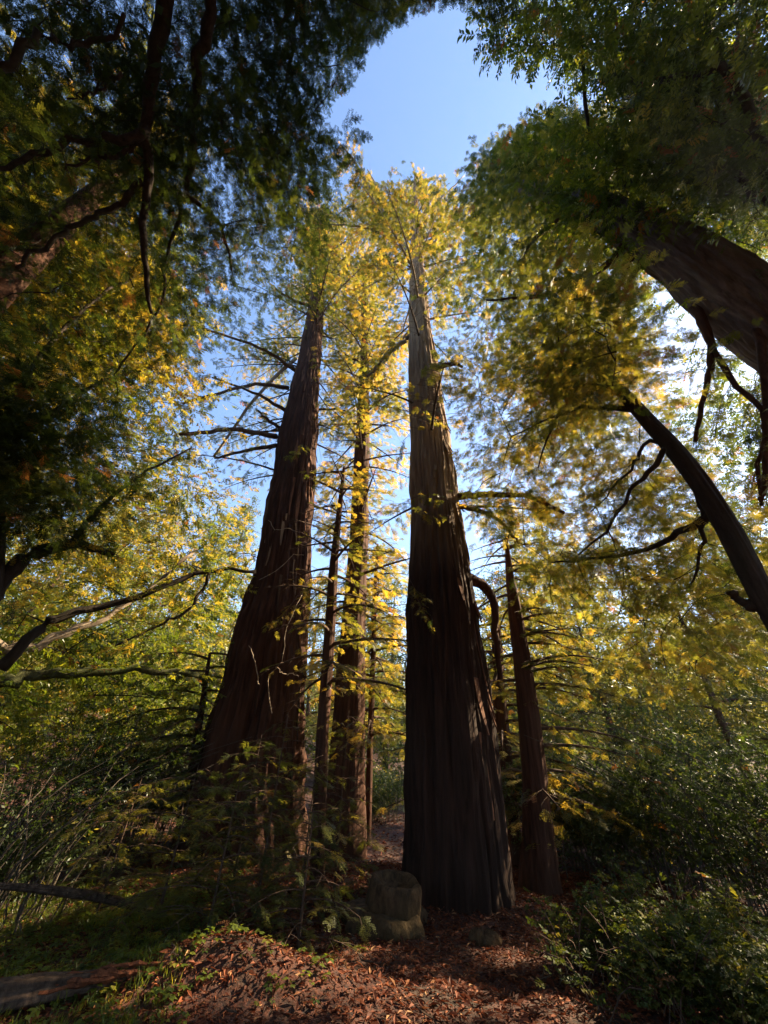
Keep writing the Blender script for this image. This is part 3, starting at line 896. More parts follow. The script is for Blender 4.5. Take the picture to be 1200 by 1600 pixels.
# ---- leaning bay at the right edge
lb = px_path([(1520, 1500, 64, 5.8), (1330, 1160, 56, 5.6), (1200, 945, 48, 5.4), (1140, 830, 44, 5.3), (1080, 735, 38, 5.2), (1020, 665, 32, 5.1), (960, 600, 24, 5.0), (920, 560, 15, 4.9), (890, 530, 6, 4.8), (875, 515, 2, 4.8)], 5)
lb = [(p, r * 0.62) for p, r in lb]
lt = thing('leaning_bay_tree', 'dark slender trunk leaning up leftwards from the right edge below the huge grey trunk', 'tree', (lb[0][0][0], lb[0][0][1], 0))
big_trunk('trunk', lt, rooted(lb), M_BAY, 56, 200, 0.05, 0.09, 9, 0.0, 3.0)
bc = Crown()
for pts, r0, r1 in ((pl([(1195, 950, 5.4), (1165, 945, 5.4), (1135, 925, 5.3)], 5), 0.07, 0.035),
                    (pl([(1045, 695, 5.1), (1010, 740, 5.2), (975, 775, 5.4), (950, 830, 5.6), (900, 870, 5.8)], 5), 0.045, 0.012),
                    (pl([(1035, 680, 5.1), (1005, 700, 5.2), (990, 730, 5.2), (960, 760, 5.4), (925, 800, 5.6)], 5), 0.035, 0.01),
                    (pl([(1000, 640, 5.0), (900, 640, 5.3), (800, 680, 5.8)], 5), 0.05, 0.012),
                    (pl([(960, 600, 5.0), (880, 640, 5.3), (840, 730, 5.8)], 5), 0.04, 0.012),
                    (pl([(1080, 735, 5.2), (1100, 820, 5.4), (1080, 920, 6.0)], 5), 0.05, 0.012),
                    (pl([(1120, 800, 5.3), (1000, 860, 6.2), (860, 880, 7.4)], 5), 0.06, 0.015)):
    path = branch_obj(lt, pts, r0, r1, M_BAY, 7, 14, jit=0.02)
    bc.bough(path, 2.2, 0.26, step=0.13, spread=0.34, start=0.25, tw=0.004)
bc.mass([(720, 560), (960, 560), (1040, 700), (1180, 880), (1190, 1000), (1000, 1000), (860, 900), (740, 830), (730, 700)], 8, 12, 7500, 24, 0.27, (0.4, 0.4, 0.10))
bc.mass([(800, 850), (1200, 880), (1200, 1060), (1000, 1080), (860, 1000)], 9, 13, 2600, 22, 0.28, (0.45, 0.45, 0.12))
bc.mass([(850, 480), (960, 480), (1000, 600), (900, 620), (840, 570)], 5.8, 7.8, 1700, 22, 0.22, (0.25, 0.25, 0.1))
bc.finish(lt, 0.60, C_REDN, M_BAY, dead=0.05, keep=0.05)

# ---- broadleaf canopy, top right
tr = thing('bay_tree', 'broadleaf tree overhanging the upper right corner above the huge leaning trunk', 'tree', (9.5, 1.0, 0))
tp = [np.array([9.5, 1.0, -0.3]), np.array([8.8, 1.4, 6]), np.array([7.6, 2.2, 11.5]), np.array([5.5, 3.2, 16])]
big_trunk('trunk', tr, [(tp[0], 0.34), (tp[1], 0.28), (tp[2], 0.2), (tp[3], 0.08)], M_BAY, 24, 60, 0.04, 0.04, 1)
tcx = Crown()
for pts, r0, r1 in (([tp[1], Rg(1180, 300, 12), Rg(1140, 110, 13), Rg(1080, 30, 14)], 0.12, 0.03), ([tp[2], Rg(1150, 120, 12), Rg(1010, 130, 13), Rg(930, 110, 14)], 0.10, 0.03),
                    ([tp[3], Rg(900, 40, 15), Rg(800, 30, 16)], 0.06, 0.02), ([tp[2], Rg(1190, 250, 13), Rg(1100, 270, 13), Rg(1000, 250, 13)], 0.07, 0.02)):
    path = branch_obj(tr, pts, r0, r1, M_BAY, 7, 16, jit=0.05)
    tcx.bough(path, 2.5, 0.34, step=0.3, spread=0.4, start=0.4)
tcx.mass([(745, -60), (1260, -60), (1260, 330), (1130, 320), (960, 170), (900, 120), (800, 80)], 12, 17, 5200, 22, 0.34, (0.6, 0.6, 0.35))
tcx.mass([(930, 150), (1230, 180), (1230, 480), (1090, 400), (960, 330), (900, 240)], 11, 15, 2800, 22, 0.33, (0.6, 0.6, 0.35))
tcx.mass([(1060, 560), (1230, 560), (1230, 960), (1130, 900)], 13, 19, 3200, 22, 0.33, (0.6, 0.6, 0.35))
tcx.finish(tr, 0.36, C_BAY, M_BAY, dead=0.03, keep=0.12)

# ---- dark overhanging tree, top left
tl = thing('overhanging_redwood', 'near dark tree whose drooping black branches hang over the upper left of the view', 'tree', (-3.6, -1.6, 0))
tp = [np.array([-3.6, -1.6, -0.3]), np.array([-3.5, -1.3, 6]), np.array([-3.2, -0.6, 12]), np.array([-2.6, 0.4, 18])]
big_trunk('trunk', tl, [(tp[0], 0.5), (tp[1], 0.4), (tp[2], 0.28), (tp[3], 0.1)], M_RED2, 30, 80, 0.05, 0.06, 1)
oc = Crown()
A = lambda l, r: [Rg(q[0], q[1], q[2] if len(q) > 2 else r) for q in l]
for pts, r0, r1 in (([tp[2]] + A([(255, 20, 11), (232, 140, 10.5), (232, 260, 10), (224, 350, 10), (228, 440, 9.8), (236, 490, 9.8)], 10), 0.15, 0.03),
                    (A([(226, 200, 10.2), (205, 215), (150, 220), (100, 224), (50, 245), (0, 262), (-60, 290)], 10), 0.085, 0.03),
                    (A([(226, 222, 10.1), (190, 238), (150, 250), (98, 262)], 10), 0.05, 0.02),
                    (A([(220, 285, 10), (190, 315), (130, 350), (70, 385), (20, 420)], 10), 0.065, 0.03),
                    ([tp[2]] + A([(330, 20, 11), (312, 90, 11), (300, 170, 11), (303, 240, 11), (292, 300, 11), (340, 350, 11), (365, 420, 11)], 11), 0.12, 0.03),
                    (A([(292, 300, 11), (268, 360, 11), (258, 420, 11), (250, 480, 11), (210, 540, 11), (182, 582, 11), (184, 620, 11)], 11), 0.045, 0.015),
                    ([tp[3]] + A([(470, 10, 14), (450, 120, 13), (430, 220, 13)], 11), 0.08, 0.02),
                    ([tp[1]] + A([(-40, 100, 9), (60, 60, 9.5), (130, 70, 10), (200, 30, 10)], 10), 0.08, 0.03),
                    (A([(190, 115, 10), (150, 140, 10), (112, 152, 10)], 10), 0.03, 0.012)):
    path = branch_obj(tl, pts, r0, r1, M_BAY, 8, 22, jit=0.03, wob=0.1)
    oc.bough(path, 2.6, 0.32, step=0.25, spread=0.38, start=0.3)
oc.mass([(330, -60), (640, -60), (640, 20), (575, 70), (560, 120), (515, 150), (500, 200), (470, 330), (430, 400), (370, 300)], 11, 15, 4300, 26, 0.27, (0.42, 0.42, 0.25))
oc.mass([(-60, -60), (340, -60), (370, 320), (100, 200), (-60, 60)], 11, 15, 3000, 26, 0.27, (0.42, 0.42, 0.25))
oc.mass([(560, -60), (770, -60), (760, 8), (700, 2), (650, 14), (580, 50)], 11, 14, 1500, 26, 0.26, (0.3, 0.3, 0.2), twigs=False)
oc.mass([(180, 130), (500, 200), (480, 380), (440, 480), (330, 540), (230, 560), (220, 400), (200, 300)], 10, 14, 3800, 26, 0.26, (0.4, 0.4, 0.2))
oc.mass([(-60, 60), (200, 200), (230, 500), (100, 520), (-60, 500)], 10, 14, 1000, 24, 0.28, (0.5, 0.5, 0.25))
oc.mass([(-60, 560), (60, 540), (150, 640), (140, 820), (60, 840), (-60, 800)], 7, 9, 2600, 24, 0.3, (0.4, 0.4, 0.25), twigs=False)
oc.finish(tl, 0.20, C_REDN, M_BAY, dead=0.03, keep=0.1)

# ---- left side broadleaf trees
l2 = thing('bay_tree', 'sunlit yellow-green broadleaf tree filling the middle left, thick forked limb at the edge', 'tree', (-8.6, 5.6, 0))
tp = [np.array([-8.6, 5.6, -0.6]), np.array([-8.2, 5.9, 3.2]), P(-40, 950, 8.0), P(-10, 700, 8.5)]
big_trunk('trunk', l2, [(tp[0], 0.3), (tp[1], 0.25), (tp[2], 0.2), (tp[3], 0.12)], M_BAY, 24, 60, 0.04, 0.04, 1)
c2 = Crown()
for pts, r0, r1 in (([tp[2]] + pl([(0, 912), (50, 866), (110, 852), (150, 858), (178, 868)], 8), 0.17, 0.05),
                    (pl([(0, 1045), (60, 985), (110, 960), (200, 936), (290, 902), (340, 890), (400, 893)], 9), 0.10, 0.04),
                    (pl([(110, 852), (150, 800), (220, 740), (300, 700)], 8), 0.06, 0.02),
                    ([tp[3]] + pl([(60, 660), (150, 600), (250, 570)], 9), 0.08, 0.02),
                    ([tp[3]] + pl([(60, 560), (160, 460), (240, 420)], 9.5), 0.08, 0.02),
                    (pl([(330, 890), (300, 950), (250, 975), (180, 1010)], 9), 0.04, 0.02)):
    path = branch_obj(l2, pts, r0, r1, M_BAY, 8, 18, jit=0.02)
    c2.bough(path, 2.6, 0.3, step=0.22, spread=0.4, start=0.3)
c2.mass([(-50, 450), (250, 500), (330, 600), (300, 700), (380, 800), (410, 880), (330, 960), (-50, 960)], 12, 20, 9000, 22, 0.33, (0.6, 0.6, 0.25))
c2.mass([(-50, 300), (240, 330), (300, 520), (-50, 560)], 15, 21, 3500, 22, 0.38, (0.6, 0.6, 0.3))
c2.finish(l2, 0.74, C_BAY, M_BAY, dead=0.04, keep=0.03)

l3 = px_path([(-160, 600, 60, 9.2), (-60, 490, 56, 9.0), (0, 432, 50, 8.8), (75, 368, 36, 8.5), (130, 318, 26, 8.3), (190, 270, 14, 8.1)], 9)
t3 = thing('redwood_tree', 'reddish leaning trunk at the left edge under the black overhanging branches', 'tree', (l3[0][0][0], l3[0][0][1], 0))
big_trunk('trunk', t3, rooted(l3), M_RED2, 40, 110, 0.05, 0.06, 5)
c3 = Crown()
c3.nodes += catmull([q[0] for q in l3], 24)
c3.mass([(-50, 160), (230, 150), (300, 330), (260, 560), (-50, 620)], 16, 22, 5200, 22, 0.42, (0.6, 0.6, 0.3))
c3.finish(t3, 0.62, C_RED, M_LIMB, dead=0.05, keep=0.05)

l4 = thing('bay_tree', 'tree at the left edge with a level mossy limb reaching towards the left redwood', 'tree', (-10.5, 7.6, 0))
tp = [np.array([-10.5, 7.6, -1.0]), P(-150, 1080, 10.5), P(-120, 900, 10.5)]
big_trunk('trunk', l4, [(tp[0], 0.32), (tp[1], 0.27), (tp[2], 0.16)], M_BAY, 24, 60, 0.04, 0.04, 1)
c4 = Crown()
path = branch_obj(l4, [tp[1]] + pl([(0, 1066), (60, 1056), (150, 1050), (240, 1050), (312, 1054)], 9.5), 0.14, 0.05, M_MOSS, 8, 20, jit=0.03, wob=0.15)
c4.bough(path, 2.4, 0.3, step=0.3, spread=0.4)
path = branch_obj(l4, [tp[2]] + pl([(0, 1010), (110, 985), (190, 950), (310, 860)], 10), 0.12, 0.04, M_PALE, 8, 20, jit=0.03)
c4.bough(path, 2.4, 0.3, step=0.3, spread=0.4)
c4.mass([(-50, 940), (330, 940), (370, 1050), (300, 1160), (-50, 1180)], 12, 20, 6000, 22, 0.34, (0.6, 0.6, 0.2))
c4.finish(l4, 0.5, C_BAY, M_BAY, dead=0.04, keep=0.02)

# ------------------------------------------------------------------ forest behind
def far_tree(px, D, h, crown_r, label, seed, tint, group='trees of the forest behind', crown0=0.12, dense=1.0):
    p = P(px, 1200, D)
    return far_tree_at(p[0], p[1], h, crown_r, label, seed, tint, group, D, crown0, dense)
def far_tree_at(x, y, h, crown_r, label, seed, tint, group, D, crown0=0.12, dense=1.0):
    z = gz(x, y)
    t = thing('forest_tree', label, 'tree', (x, y, z), group)
    b = MB()
    lean = np.array([random.uniform(-0.05, 0.05), random.uniform(-0.05, 0.05), 1])
    n = 10
    pth = [np.array([x, y, z - 0.4]) + lean * (h + 0.4) * i / (n - 1) + np.array([math.sin(i * 1.3 + seed) * 0.08, 0, 0]) for i in range(n)]
    r = h * 0.013 + 0.05
    b.tube(pth, [r * (1 - 0.9 * i / (n - 1)) for i in range(n)], 10, wob=0.08)
    b.build('trunk', M_LIMB, t)
    c = Crown()
    mb = MB()
    nb = int(34 * dense * h / 18)
    for i in range(nb):
        f = crown0 + (1 - crown0) * (i + random.random()) / nb
        k = f * (n - 1)
        j = min(int(k), n - 2)
        o = pth[j] + (pth[j + 1] - pth[j]) * (k - j)
        a = i * 2.4 + random.uniform(-0.5, 0.5)
        L = crown_r * (1 - 0.75 * f ** 1.4) * random.uniform(0.6, 1.2)
        d = np.array([math.cos(a), math.sin(a), 0])
        path = [o + d * L * s + np.array([0, 0, L * (0.25 * s - 0.35 * s * s)]) for s in np.linspace(0, 1, 5)]
        mb.tube(path, [0.05 * (1 - 0.8 * s) for s in np.linspace(0, 1, 5)], 4, cap=False)
        m = int(9 + L * 9)
        for q in range(m):
            s = random.uniform(0.15, 1.05)
            pp = o + d * L * s + np.array([random.gauss(0, 0.2 * L), random.gauss(0, 0.2 * L), L * (0.25 * s - 0.35 * s * s) + random.gauss(0, 0.15)])
            c.p.append(pp); c.d.append(d + rng.normal(0, 0.5, 3)); c.s.append(random.uniform(0.7, 1.3) * (0.55 + D * 0.012))
    mb.build('branches', M_LIMB, t, kind='stuff')
    c.finish(t, tint, C_FAR, M_LIMB, roll=1.0, keep=0.0)
    return t
ORD = ('first second third fourth fifth sixth seventh eighth ninth tenth eleventh twelfth thirteenth fourteenth fifteenth sixteenth seventeenth eighteenth nineteenth twentieth '
       'twenty-first twenty-second twenty-third twenty-fourth twenty-fifth twenty-sixth twenty-seventh twenty-eighth twenty-ninth thirtieth thirty-first thirty-second thirty-third').split()
FT = [(-250, 26, 15), (-120, 20, 12), (-40, 30, 20), (20, 24, 13), (90, 34, 20), (150, 22, 9), (200, 30, 17), (255, 40, 24), (300, 24, 8), (340, 33, 17), (400, 28, 12), (470, 36, 16), (520, 24, 8),
      (560, 42, 22), (600, 30, 14), (640, 26, 8), (690, 40, 24), (740, 28, 14), (790, 22, 9), (830, 34, 22), (880, 26, 14), (930, 38, 26), (975, 22, 10), (1020, 30, 20), (1070, 26, 15),
      (1120, 36, 25), (1160, 20, 10), (1210, 28, 20), (1290, 24, 16), (1400, 26, 18)]
for i, (px, D, h) in enumerate(FT):
    h = min(h, 13 if px > 980 else 40)
    far_tree(px, D, h, 2.6 + h * 0.12, '%s hazy green tree of the forest behind, %s counting from the left' % ('tall' if h > 18 else 'middling' if h > 11 else 'low', ORD[i]), i, 0.62 + 0.2 * math.sin(i * 1.7))

# same forest, unseen behind and beside the path, added dense to shade trunks
for i, (x, y, h) in enumerate([(-7, -6, 24), (-2, -9, 28), (4, -8, 26), (9, -5, 22), (-12, -2, 24), (-13, 3, 20), (0, -15, 30), (8, -13, 28), (-9, -13, 28), (13, -9, 22), (-3, -5.5, 22), (3, -4.8, 20)]):
    far_tree_at(x, y, h, 5.6, 'dark forest tree out of view behind the path, %s of its row' % ORD[i], i, 0.3, 'forest trees behind the path', 16, 0.25, 2.2)
n = 15000
ang = rng.uniform(-1.5, 1.5, n); rr_ = rng.uniform(44, 75, n)
wx, wy = np.sin(ang) * rr_, np.cos(ang) * rr_
hh = 5 + 6 * (0.5 + 0.5 * np.sin(ang * 17) * np.sin(ang * 41 + 1)) + rng.normal(0, 1, n)
wz = np.array([gz(a_, b2) for a_, b2 in zip(wx, wy)]) + rng.random(n) * hh
foliage('distant_woodland', None, np.stack([wx, wy, wz], 1), rng.normal(0, 1, (n, 3)), rng.uniform(1.2, 2.4, n), tints(n, 0.55, 0.15, 0.02), C_FAR, cull=False, roll=1.2)
# undergrowth thickets in the middle distance
def thicket(px, D, h, wd, label, seed, tint, arch=(0.5, 0, 0), nst=26, leaves=1100, col=None, size=0.22, mat=None, group='thickets of arching stems'):
    p = P(px, 1300, D)
    x, y = p[0], p[1]
    z = gz(x, y)
    t = thing('shrub', label, 'shrub', (x, y, z), group)
    st = MB()
    P_, D_, S_ = [], [], []
    for i in range(nst):
        a = random.uniform(0, 6.28)
        bx, by = x + random.gauss(0, wd * 0.45), y + random.gauss(0, wd * 0.45)
        b0 = np.array([bx, by, gz(bx, by) - 0.05])
        ht = h * random.uniform(0.5, 1.15)
        out = np.array([math.cos(a) * 0.35, math.sin(a) * 0.35, 0]) * ht + np.array(arch) * ht * random.uniform(0.3, 1.2)
        pth = [b0 + np.array([0, 0, ht]) * (s - 0.25 * s * s) + out * s * s for s in np.linspace(0, 1, 7)]
        pth = [q + rng.normal(0, 0.03, 3) for q in pth]
        st.tube(pth, [0.016 * (1 - 0.75 * s) * random.uniform(0.7, 1.4) for s in np.linspace(0, 1, 7)], 4, cap=False)
        for k in range(leaves // nst):
            s = random.uniform(0.25, 1.0)
            j = min(int(s * 6), 5)
            q = pth[j] + (pth[j + 1] - pth[j]) * (s * 6 - j)
            P_.append(q + rng.normal(0, 0.16, 3)); D_.append(rng.normal(0, 1, 3) * np.array([1, 1, 0.5])); S_.append(size * random.uniform(0.6, 1.3))
    st.build('stems', mat or M_GREYLOG, t, kind='stuff')
    foliage('foliage', t, P_, D_, S_, tints(len(P_), tint, 0.12, 0.03), col or C_BAY, roll=0.8, main_keep=0.0, holes=False)
    return t
TH = sorted([(-60, 10, 2.6), (40, 9.5, 2.6), (110, 11, 3.2), (180, 12.5, 3.4), (240, 13.5, 3.2), (130, 15, 3.6), (20, 14, 3.8), (250, 17, 3.6), (330, 18, 2.5), (420, 20, 3.0), (600, 17, 2.0), (650, 20, 2.6),
      (880, 14, 2.6), (930, 12, 2.8), (1000, 13, 3.2), (1070, 12, 3.2), (1130, 11, 3.0), (1190, 10, 2.8), (1260, 11, 3.4), (950, 17, 4.0), (1060, 18, 4.4), (1160, 16, 4.2), (830, 19, 3.0)])
for i, (px, D, h) in enumerate(TH):
    lab = 'grey-green thicket of thin arching stems %s, %s counting from the left' % ('left of the grove' if px < 300 else 'behind the redwood trunks' if px < 860 else 'right of the grove', ORD[i])
    thicket(px, D, h, 1.5, lab, i, 0.16, (0.45 if px < 400 else -0.45, 0, 0), 30, 800 if px < 300 else 1000, C_BAY if i % 2 else C_FAR, 0.2 if i % 2 else 0.32, M_THICK)

# small leafy shoots in front of the trunks
def shoot(parent, pts, seed, tint=0.62, dead=0.08, size=0.16):
    p = catmull([P(*q) for q in pts], 8)
    b = MB(); b.tube(p, [0.008 * (1 - 0.07 * i) for i in range(8)], 4); b.build('shoot', M_LIMB, parent)
    c = Crown()
    c.bough(p, 0.6, size, step=0.045, spread=0.25, start=0.2, drawtwigs=False, hang=0.5)
    c.finish(parent, tint, C_REDN, M_LIMB, name='shoot_leaves', dead=dead, keep=1.0, holes=False)
for k, q in enumerate(([(640, 925, 7.5), (655, 940, 7.3), (672, 975, 7.2)], [(640, 905, 7.5), (652, 925, 7.4), (668, 935, 7.2)], [(650, 655, 7.7), (668, 650, 7.5), (695, 662, 7.4)],
                       [(640, 790, 7.6), (660, 800, 7.4), (690, 808, 7.3)], [(715, 790, 7.6), (690, 778, 7.3), (655, 775, 7.3), (620, 790, 7.4)], [(640, 680, 7.6), (630, 690, 7.6), (622, 720, 7.6)])):
    shoot(main, q, k)
for k, q in enumerate(([(500, 1085, 8.4), (525, 1072, 8.2), (560, 1078, 8.1)], [(500, 1140, 8.4), (520, 1125, 8.2), (545, 1140, 8.1)], [(505, 1180, 8.4), (480, 1190, 8.2), (450, 1200, 8.1)])):
    shoot(YP, q, k)
for k, q in enumerate(([(465, 930, 11), (440, 965, 10.6), (420, 975, 10.5)], [(470, 880, 11), (490, 990, 10.6), (470, 1012, 10.5)], [(480, 690, 11.2), (470, 705, 10.8), (450, 712, 10.8)])):
    shoot(left, q, k, size=0.22)

# ------------------------------------------------------------------ saplings in front of the left redwood
def sapling(px, py, D, h, L, label, seed, n=16, tint=0.35, size=0.26, lean=(0, 0)):
    p = P(px, py, D)
    x, y = p[0], p[1]
    z = gz(x, y)
    t = thing('redwood_sapling', label, 'sapling', (x, y, z), 'redwood saplings before the left redwood')
    path = [np.array([x + lean[0] * h * s * s, y + lean[1] * h * s * s, z - 0.05 + h * s]) for s in np.linspace(0, 1, 9)]
    b = MB(); b.tube(path, [0.022 * (1 - 0.8 * s) for s in np.linspace(0, 1, 9)], 6); b.build('stem', M_LIMB, t)
    c = Crown()
    for i in range(n):
        f = 0.08 + 0.9 * (i + random.random()) / n
        k = f * 8; j = min(int(k), 7)
        o = path[j] + (path[j + 1] - path[j]) * (k - j)
        a = i * 2.4 + random.uniform(-0.5, 0.5)
        l = L * (1 - 0.6 * f) * random.uniform(0.7, 1.2)
        d = np.array([math.cos(a), math.sin(a), 0])
        pth = [o + d * l * s + np.array([0, 0, l * (0.25 * s - 0.35 * s * s)]) for s in np.linspace(0, 1, 6)]
        bb = MB(); bb.tube(pth, [0.008 * (1 - 0.7 * s) for s in np.linspace(0, 1, 6)], 4); bb.build('branch', M_LIMB, t)
        c.bough(pth, l, size, step=0.13, spread=0.34, hang=0.15, tw=0.003)
    c.finish(t, tint, C_REDN, M_LIMB, dead=0.05, keep=1.0, roll=0.35, holes=False)
    return t
SP = [(330, 1430, 6.6, 1.5, 1.2, 'broad low redwood sapling with drooping boughs above the sunlit bank'),
      (400, 1420, 7.2, 2.2, 1.1, 'tallest redwood sapling standing before the foot of the left redwood'),
      (470, 1440, 6.2, 1.15, 0.8, 'small bright-tipped redwood sapling left of the hollow stump'),
      (250, 1420, 7.6, 1.6, 1.3, 'redwood sapling at the left of the sapling clump beside the fallen branch'),
      (520, 1420, 8.6, 2.4, 1.1, 'sparse redwood sapling before the medium redwood'),
      (360, 1400, 8.8, 2.0, 1.4, 'dark redwood sapling at the back of the clump against the flared trunk'),
      (470, 1400, 8.2, 1.7, 1.0, 'redwood sapling between the two slender poles'),
      (160, 1400, 8.6, 1.5, 1.3, 'low dark redwood sapling behind the fallen branch on the far left')]
for i, (px, py, D, h, L, lab) in enumerate(SP):
    sapling(px, py, D, h * 1.12, L, lab, i, 20, 0.46 + 0.06 * (i % 3), 0.22)

# ------------------------------------------------------------------ hollow stump (carved block with a basin)
def revolve(prof, n, cx, cy, jitter, seed, squash=1.0, squ=2.0):
    V, Fc = [], []
    for (r, z) in prof:
        for k in range(n):
            th = 2 * math.pi * k / n
            c, s = math.cos(th), math.sin(th)
            e = (abs(c) ** squ + abs(s) ** squ) ** (-1 / squ)
            rr = r * e * (1 + jitter * noise.noise(Vector((c * 2 + seed, s * 2, z * 3))) + jitter * 0.4 * noise.noise(Vector((c * 7 + seed, s * 7, z * 9))))
            V.append((cx + rr * c, cy + rr * s * squash, z + jitter * 0.15 * noise.noise(Vector((c * 3, s * 3, seed + r * 4)))))
    for i in range(len(prof) - 1):
        for k in range(n):
            k2 = (k + 1) % n
            Fc.append((i * n + k, i * n + k2, (i + 1) * n + k2, (i + 1) * n + k))
    Fc.append(tuple(range(n - 1, -1, -1)))
    Fc.append(tuple((len(prof) - 1) * n + k for k in range(n)))
    return V, Fc
sp_ = gp(612, 1462)
sx_, sy_ = sp_[0], sp_[1] + 0.3
sz_ = gz(sx_, sy_)
stump = thing('hollow_stump', 'squat moss-brown stump-like block with a hollow basin in its top, left of the largest trunk', 'stump', (sx_, sy_, sz_))
def prof_obj(name, prof, jit, seed, squ, dx=0, dy=0, sq=1.0):
    b = MB()
    b.v, b.f = revolve(prof, 56, dx, dy, jit, seed, sq, squ)
    me = bpy.data.meshes.new(name); me.from_pydata(b.v, [], b.f)
    me.polygons.foreach_set('use_smooth', [True] * len(me.polygons)); me.materials.append(M_STONE)
    o = bpy.data.objects.new(name, me); link(o, stump)
    return o
bk = prof_obj('block', [(0.35, 0.14), (0.35, 0.23), (0.335, 0.34), (0.33, 0.41), (0.32, 0.445), (0.305, 0.462), (0.285, 0.468), (0.26, 0.46), (0.235, 0.44), (0.21, 0.38), (0.12, 0.34), (0.02, 0.335)], 0.10, 1.0, 2.7, 0.02)
bk.rotation_euler = (0.14, 0.03, 0.2)
prof_obj('plinth', [(0.50, -0.1), (0.52, 0.03), (0.50, 0.10), (0.46, 0.15), (0.38, 0.18), (0.2, 0.20), (0.02, 0.20)], 0.30, 4.0, 2.2, -0.08, 0.0)
# small dark stone on the path
q = gp(757, 1474)
rock = thing('stone', 'small dark mossy stone half sunk in the leaf litter in front of the largest trunk', 'stone', (q[0], q[1], gz(q[0], q[1])))
V, Fc = revolve([(0.16, -0.05), (0.18, 0.02), (0.15, 0.07), (0.09, 0.10), (0.02, 0.105)], 24, 0, 0, 0.5, 2.0, 0.7)
me = bpy.data.meshes.new('rock_body'); me.from_pydata(V, [], Fc); me.materials.append(M_STONE); me.polygons.foreach_set('use_smooth', [True] * len(me.polygons))
ro = bpy.data.objects.new('rock_body', me); link(ro, rock)

# ------------------------------------------------------------------ logs
def log(label, name, pts, r, mat, seed, cat='log'):
    t = thing(name, label, cat, tuple(pts[0]))
    big_trunk('log_body', t, [(p, q) for p, q in zip(pts, r)], mat, 56, 130, 0.22, 0.16, seed, 0.0, 4.0)
    return t
a, b_ = gp(-90, 1600), gp(150, 1552)
c_ = gp(196, 1538)
fl = log('grey weathered fallen log with a splintered red rotten end at the lower left corner', 'fallen_log', [a + (a - b_) * 0.6, a + [0, 0, 0.07], (a + b_) / 2 + [0, 0, 0.07], b_ + [0, 0, 0.06], c_ + [0, 0, 0.03]], [0.075, 0.075, 0.07, 0.045, 0.008], M_GREYLOG, 3)
ux = (c_ - a) / np.linalg.norm(c_ - a)
vx = np.array([ux[1], -ux[0], 0.0])
for k in range(12):
    st_ = a + (c_ - a) * (0.45 + 0.035 * k) + vx * random.uniform(-0.02, 0.075) + np.array([0, 0, random.uniform(0.07, 0.125)])
    L_ = random.uniform(0.25, 0.6)
    pth = [st_ + ux * L_ * t_ + vx * 0.02 * math.sin(5 * t_ + k) + np.array([0, 0, random.uniform(-0.008, 0.008) - 0.03 * t_]) for t_ in np.linspace(0, 1, 10)]
    b = MB(); b.tube(pth, [random.uniform(0.012, 0.026) * (1 - abs(2 * t_ - 0.7) ** 2 * 0.5) for t_ in np.linspace(0, 1, 10)], 5, wob=0.4)
    b.build('rotten_splinter', M_ROT, fl, smooth=False)
log('long dark fallen limb lying across the undergrowth at the left', 'fallen_log',
    [P(-120, 1378, 7.4), P(10, 1385, 7.6), P(90, 1392, 7.7), P(170, 1405, 7.9), P(250, 1428, 8.2), P(300, 1445, 8.4)], [0.012, 0.022, 0.032, 0.034, 0.026, 0.008], M_GREYLOG, 7)

# ------------------------------------------------------------------ yellow-green bushes at lower right
BU = [(px, py, D, h * 0.78, lab) for px, py, D, h, lab in [(905, 1440, 6.2, 0.9, 'yellow-green leafy bush at the right of the path beside the slim redwood'), (985, 1470, 5.6, 0.85, 'yellow-green bush spilling onto the path at the right'),
      (1060, 1480, 5.7, 1.0, 'broadest yellow-green bush in the lower right undergrowth'), (1140, 1490, 5.6, 0.9, 'yellow-green bush near the lower right corner'),
      (1010, 1420, 7.0, 1.2, 'taller yellow-green bush at the back of the lower right undergrowth'), (1110, 1430, 7.0, 1.1, 'dark green bush behind those near the lower right corner'),
      (1210, 1480, 5.8, 1.0, 'yellow-green bush cut by the right edge of the view')]]
for i, (px, py, D, h, lab) in enumerate(BU):
    g = P(px, py, D)
    x, y = g[0], g[1]
    z = gz(x, y)
    t = thing('berry_bush', lab, 'bush', (x, y, z), 'bushes at the lower right')
    st = MB(); P_, D_, S_ = [], [], []
    for k in range(26):
        a = random.uniform(0, 6.28)
        L = random.uniform(0.3, 1.0)
        o = np.array([x + random.gauss(0, 0.25), y + random.gauss(0, 0.2), z - 0.05])
        e = o + np.array([math.cos(a) * 0.5 * L, math.sin(a) * 0.4 * L, h * random.uniform(0.45, 0.95)])
        pth = catmull([o, (o + e) / 2 + np.array([0, 0, 0.12]), e], 6)
        st.tube(pth, [0.006] * 6, 3, cap=False)
        for m in range(26):
            s = random.uniform(0.25, 1)
            j = min(int(s * 5), 4)
            qq = pth[j] + (pth[j + 1] - pth[j]) * (s * 5 - j)
            P_.append(qq + rng.normal(0, 0.06, 3)); D_.append(np.append(rng.normal(0, 1, 2), 0.2)); S_.append(random.uniform(0.07, 0.16))
    st.build('stems', M_LIMB, t, kind='stuff')
    foliage('foliage', t, P_, D_, S_, tints(len(P_), 0.44, 0.14, 0.02), C_BERRY, roll=0.4, main_keep=1.0, holes=False)

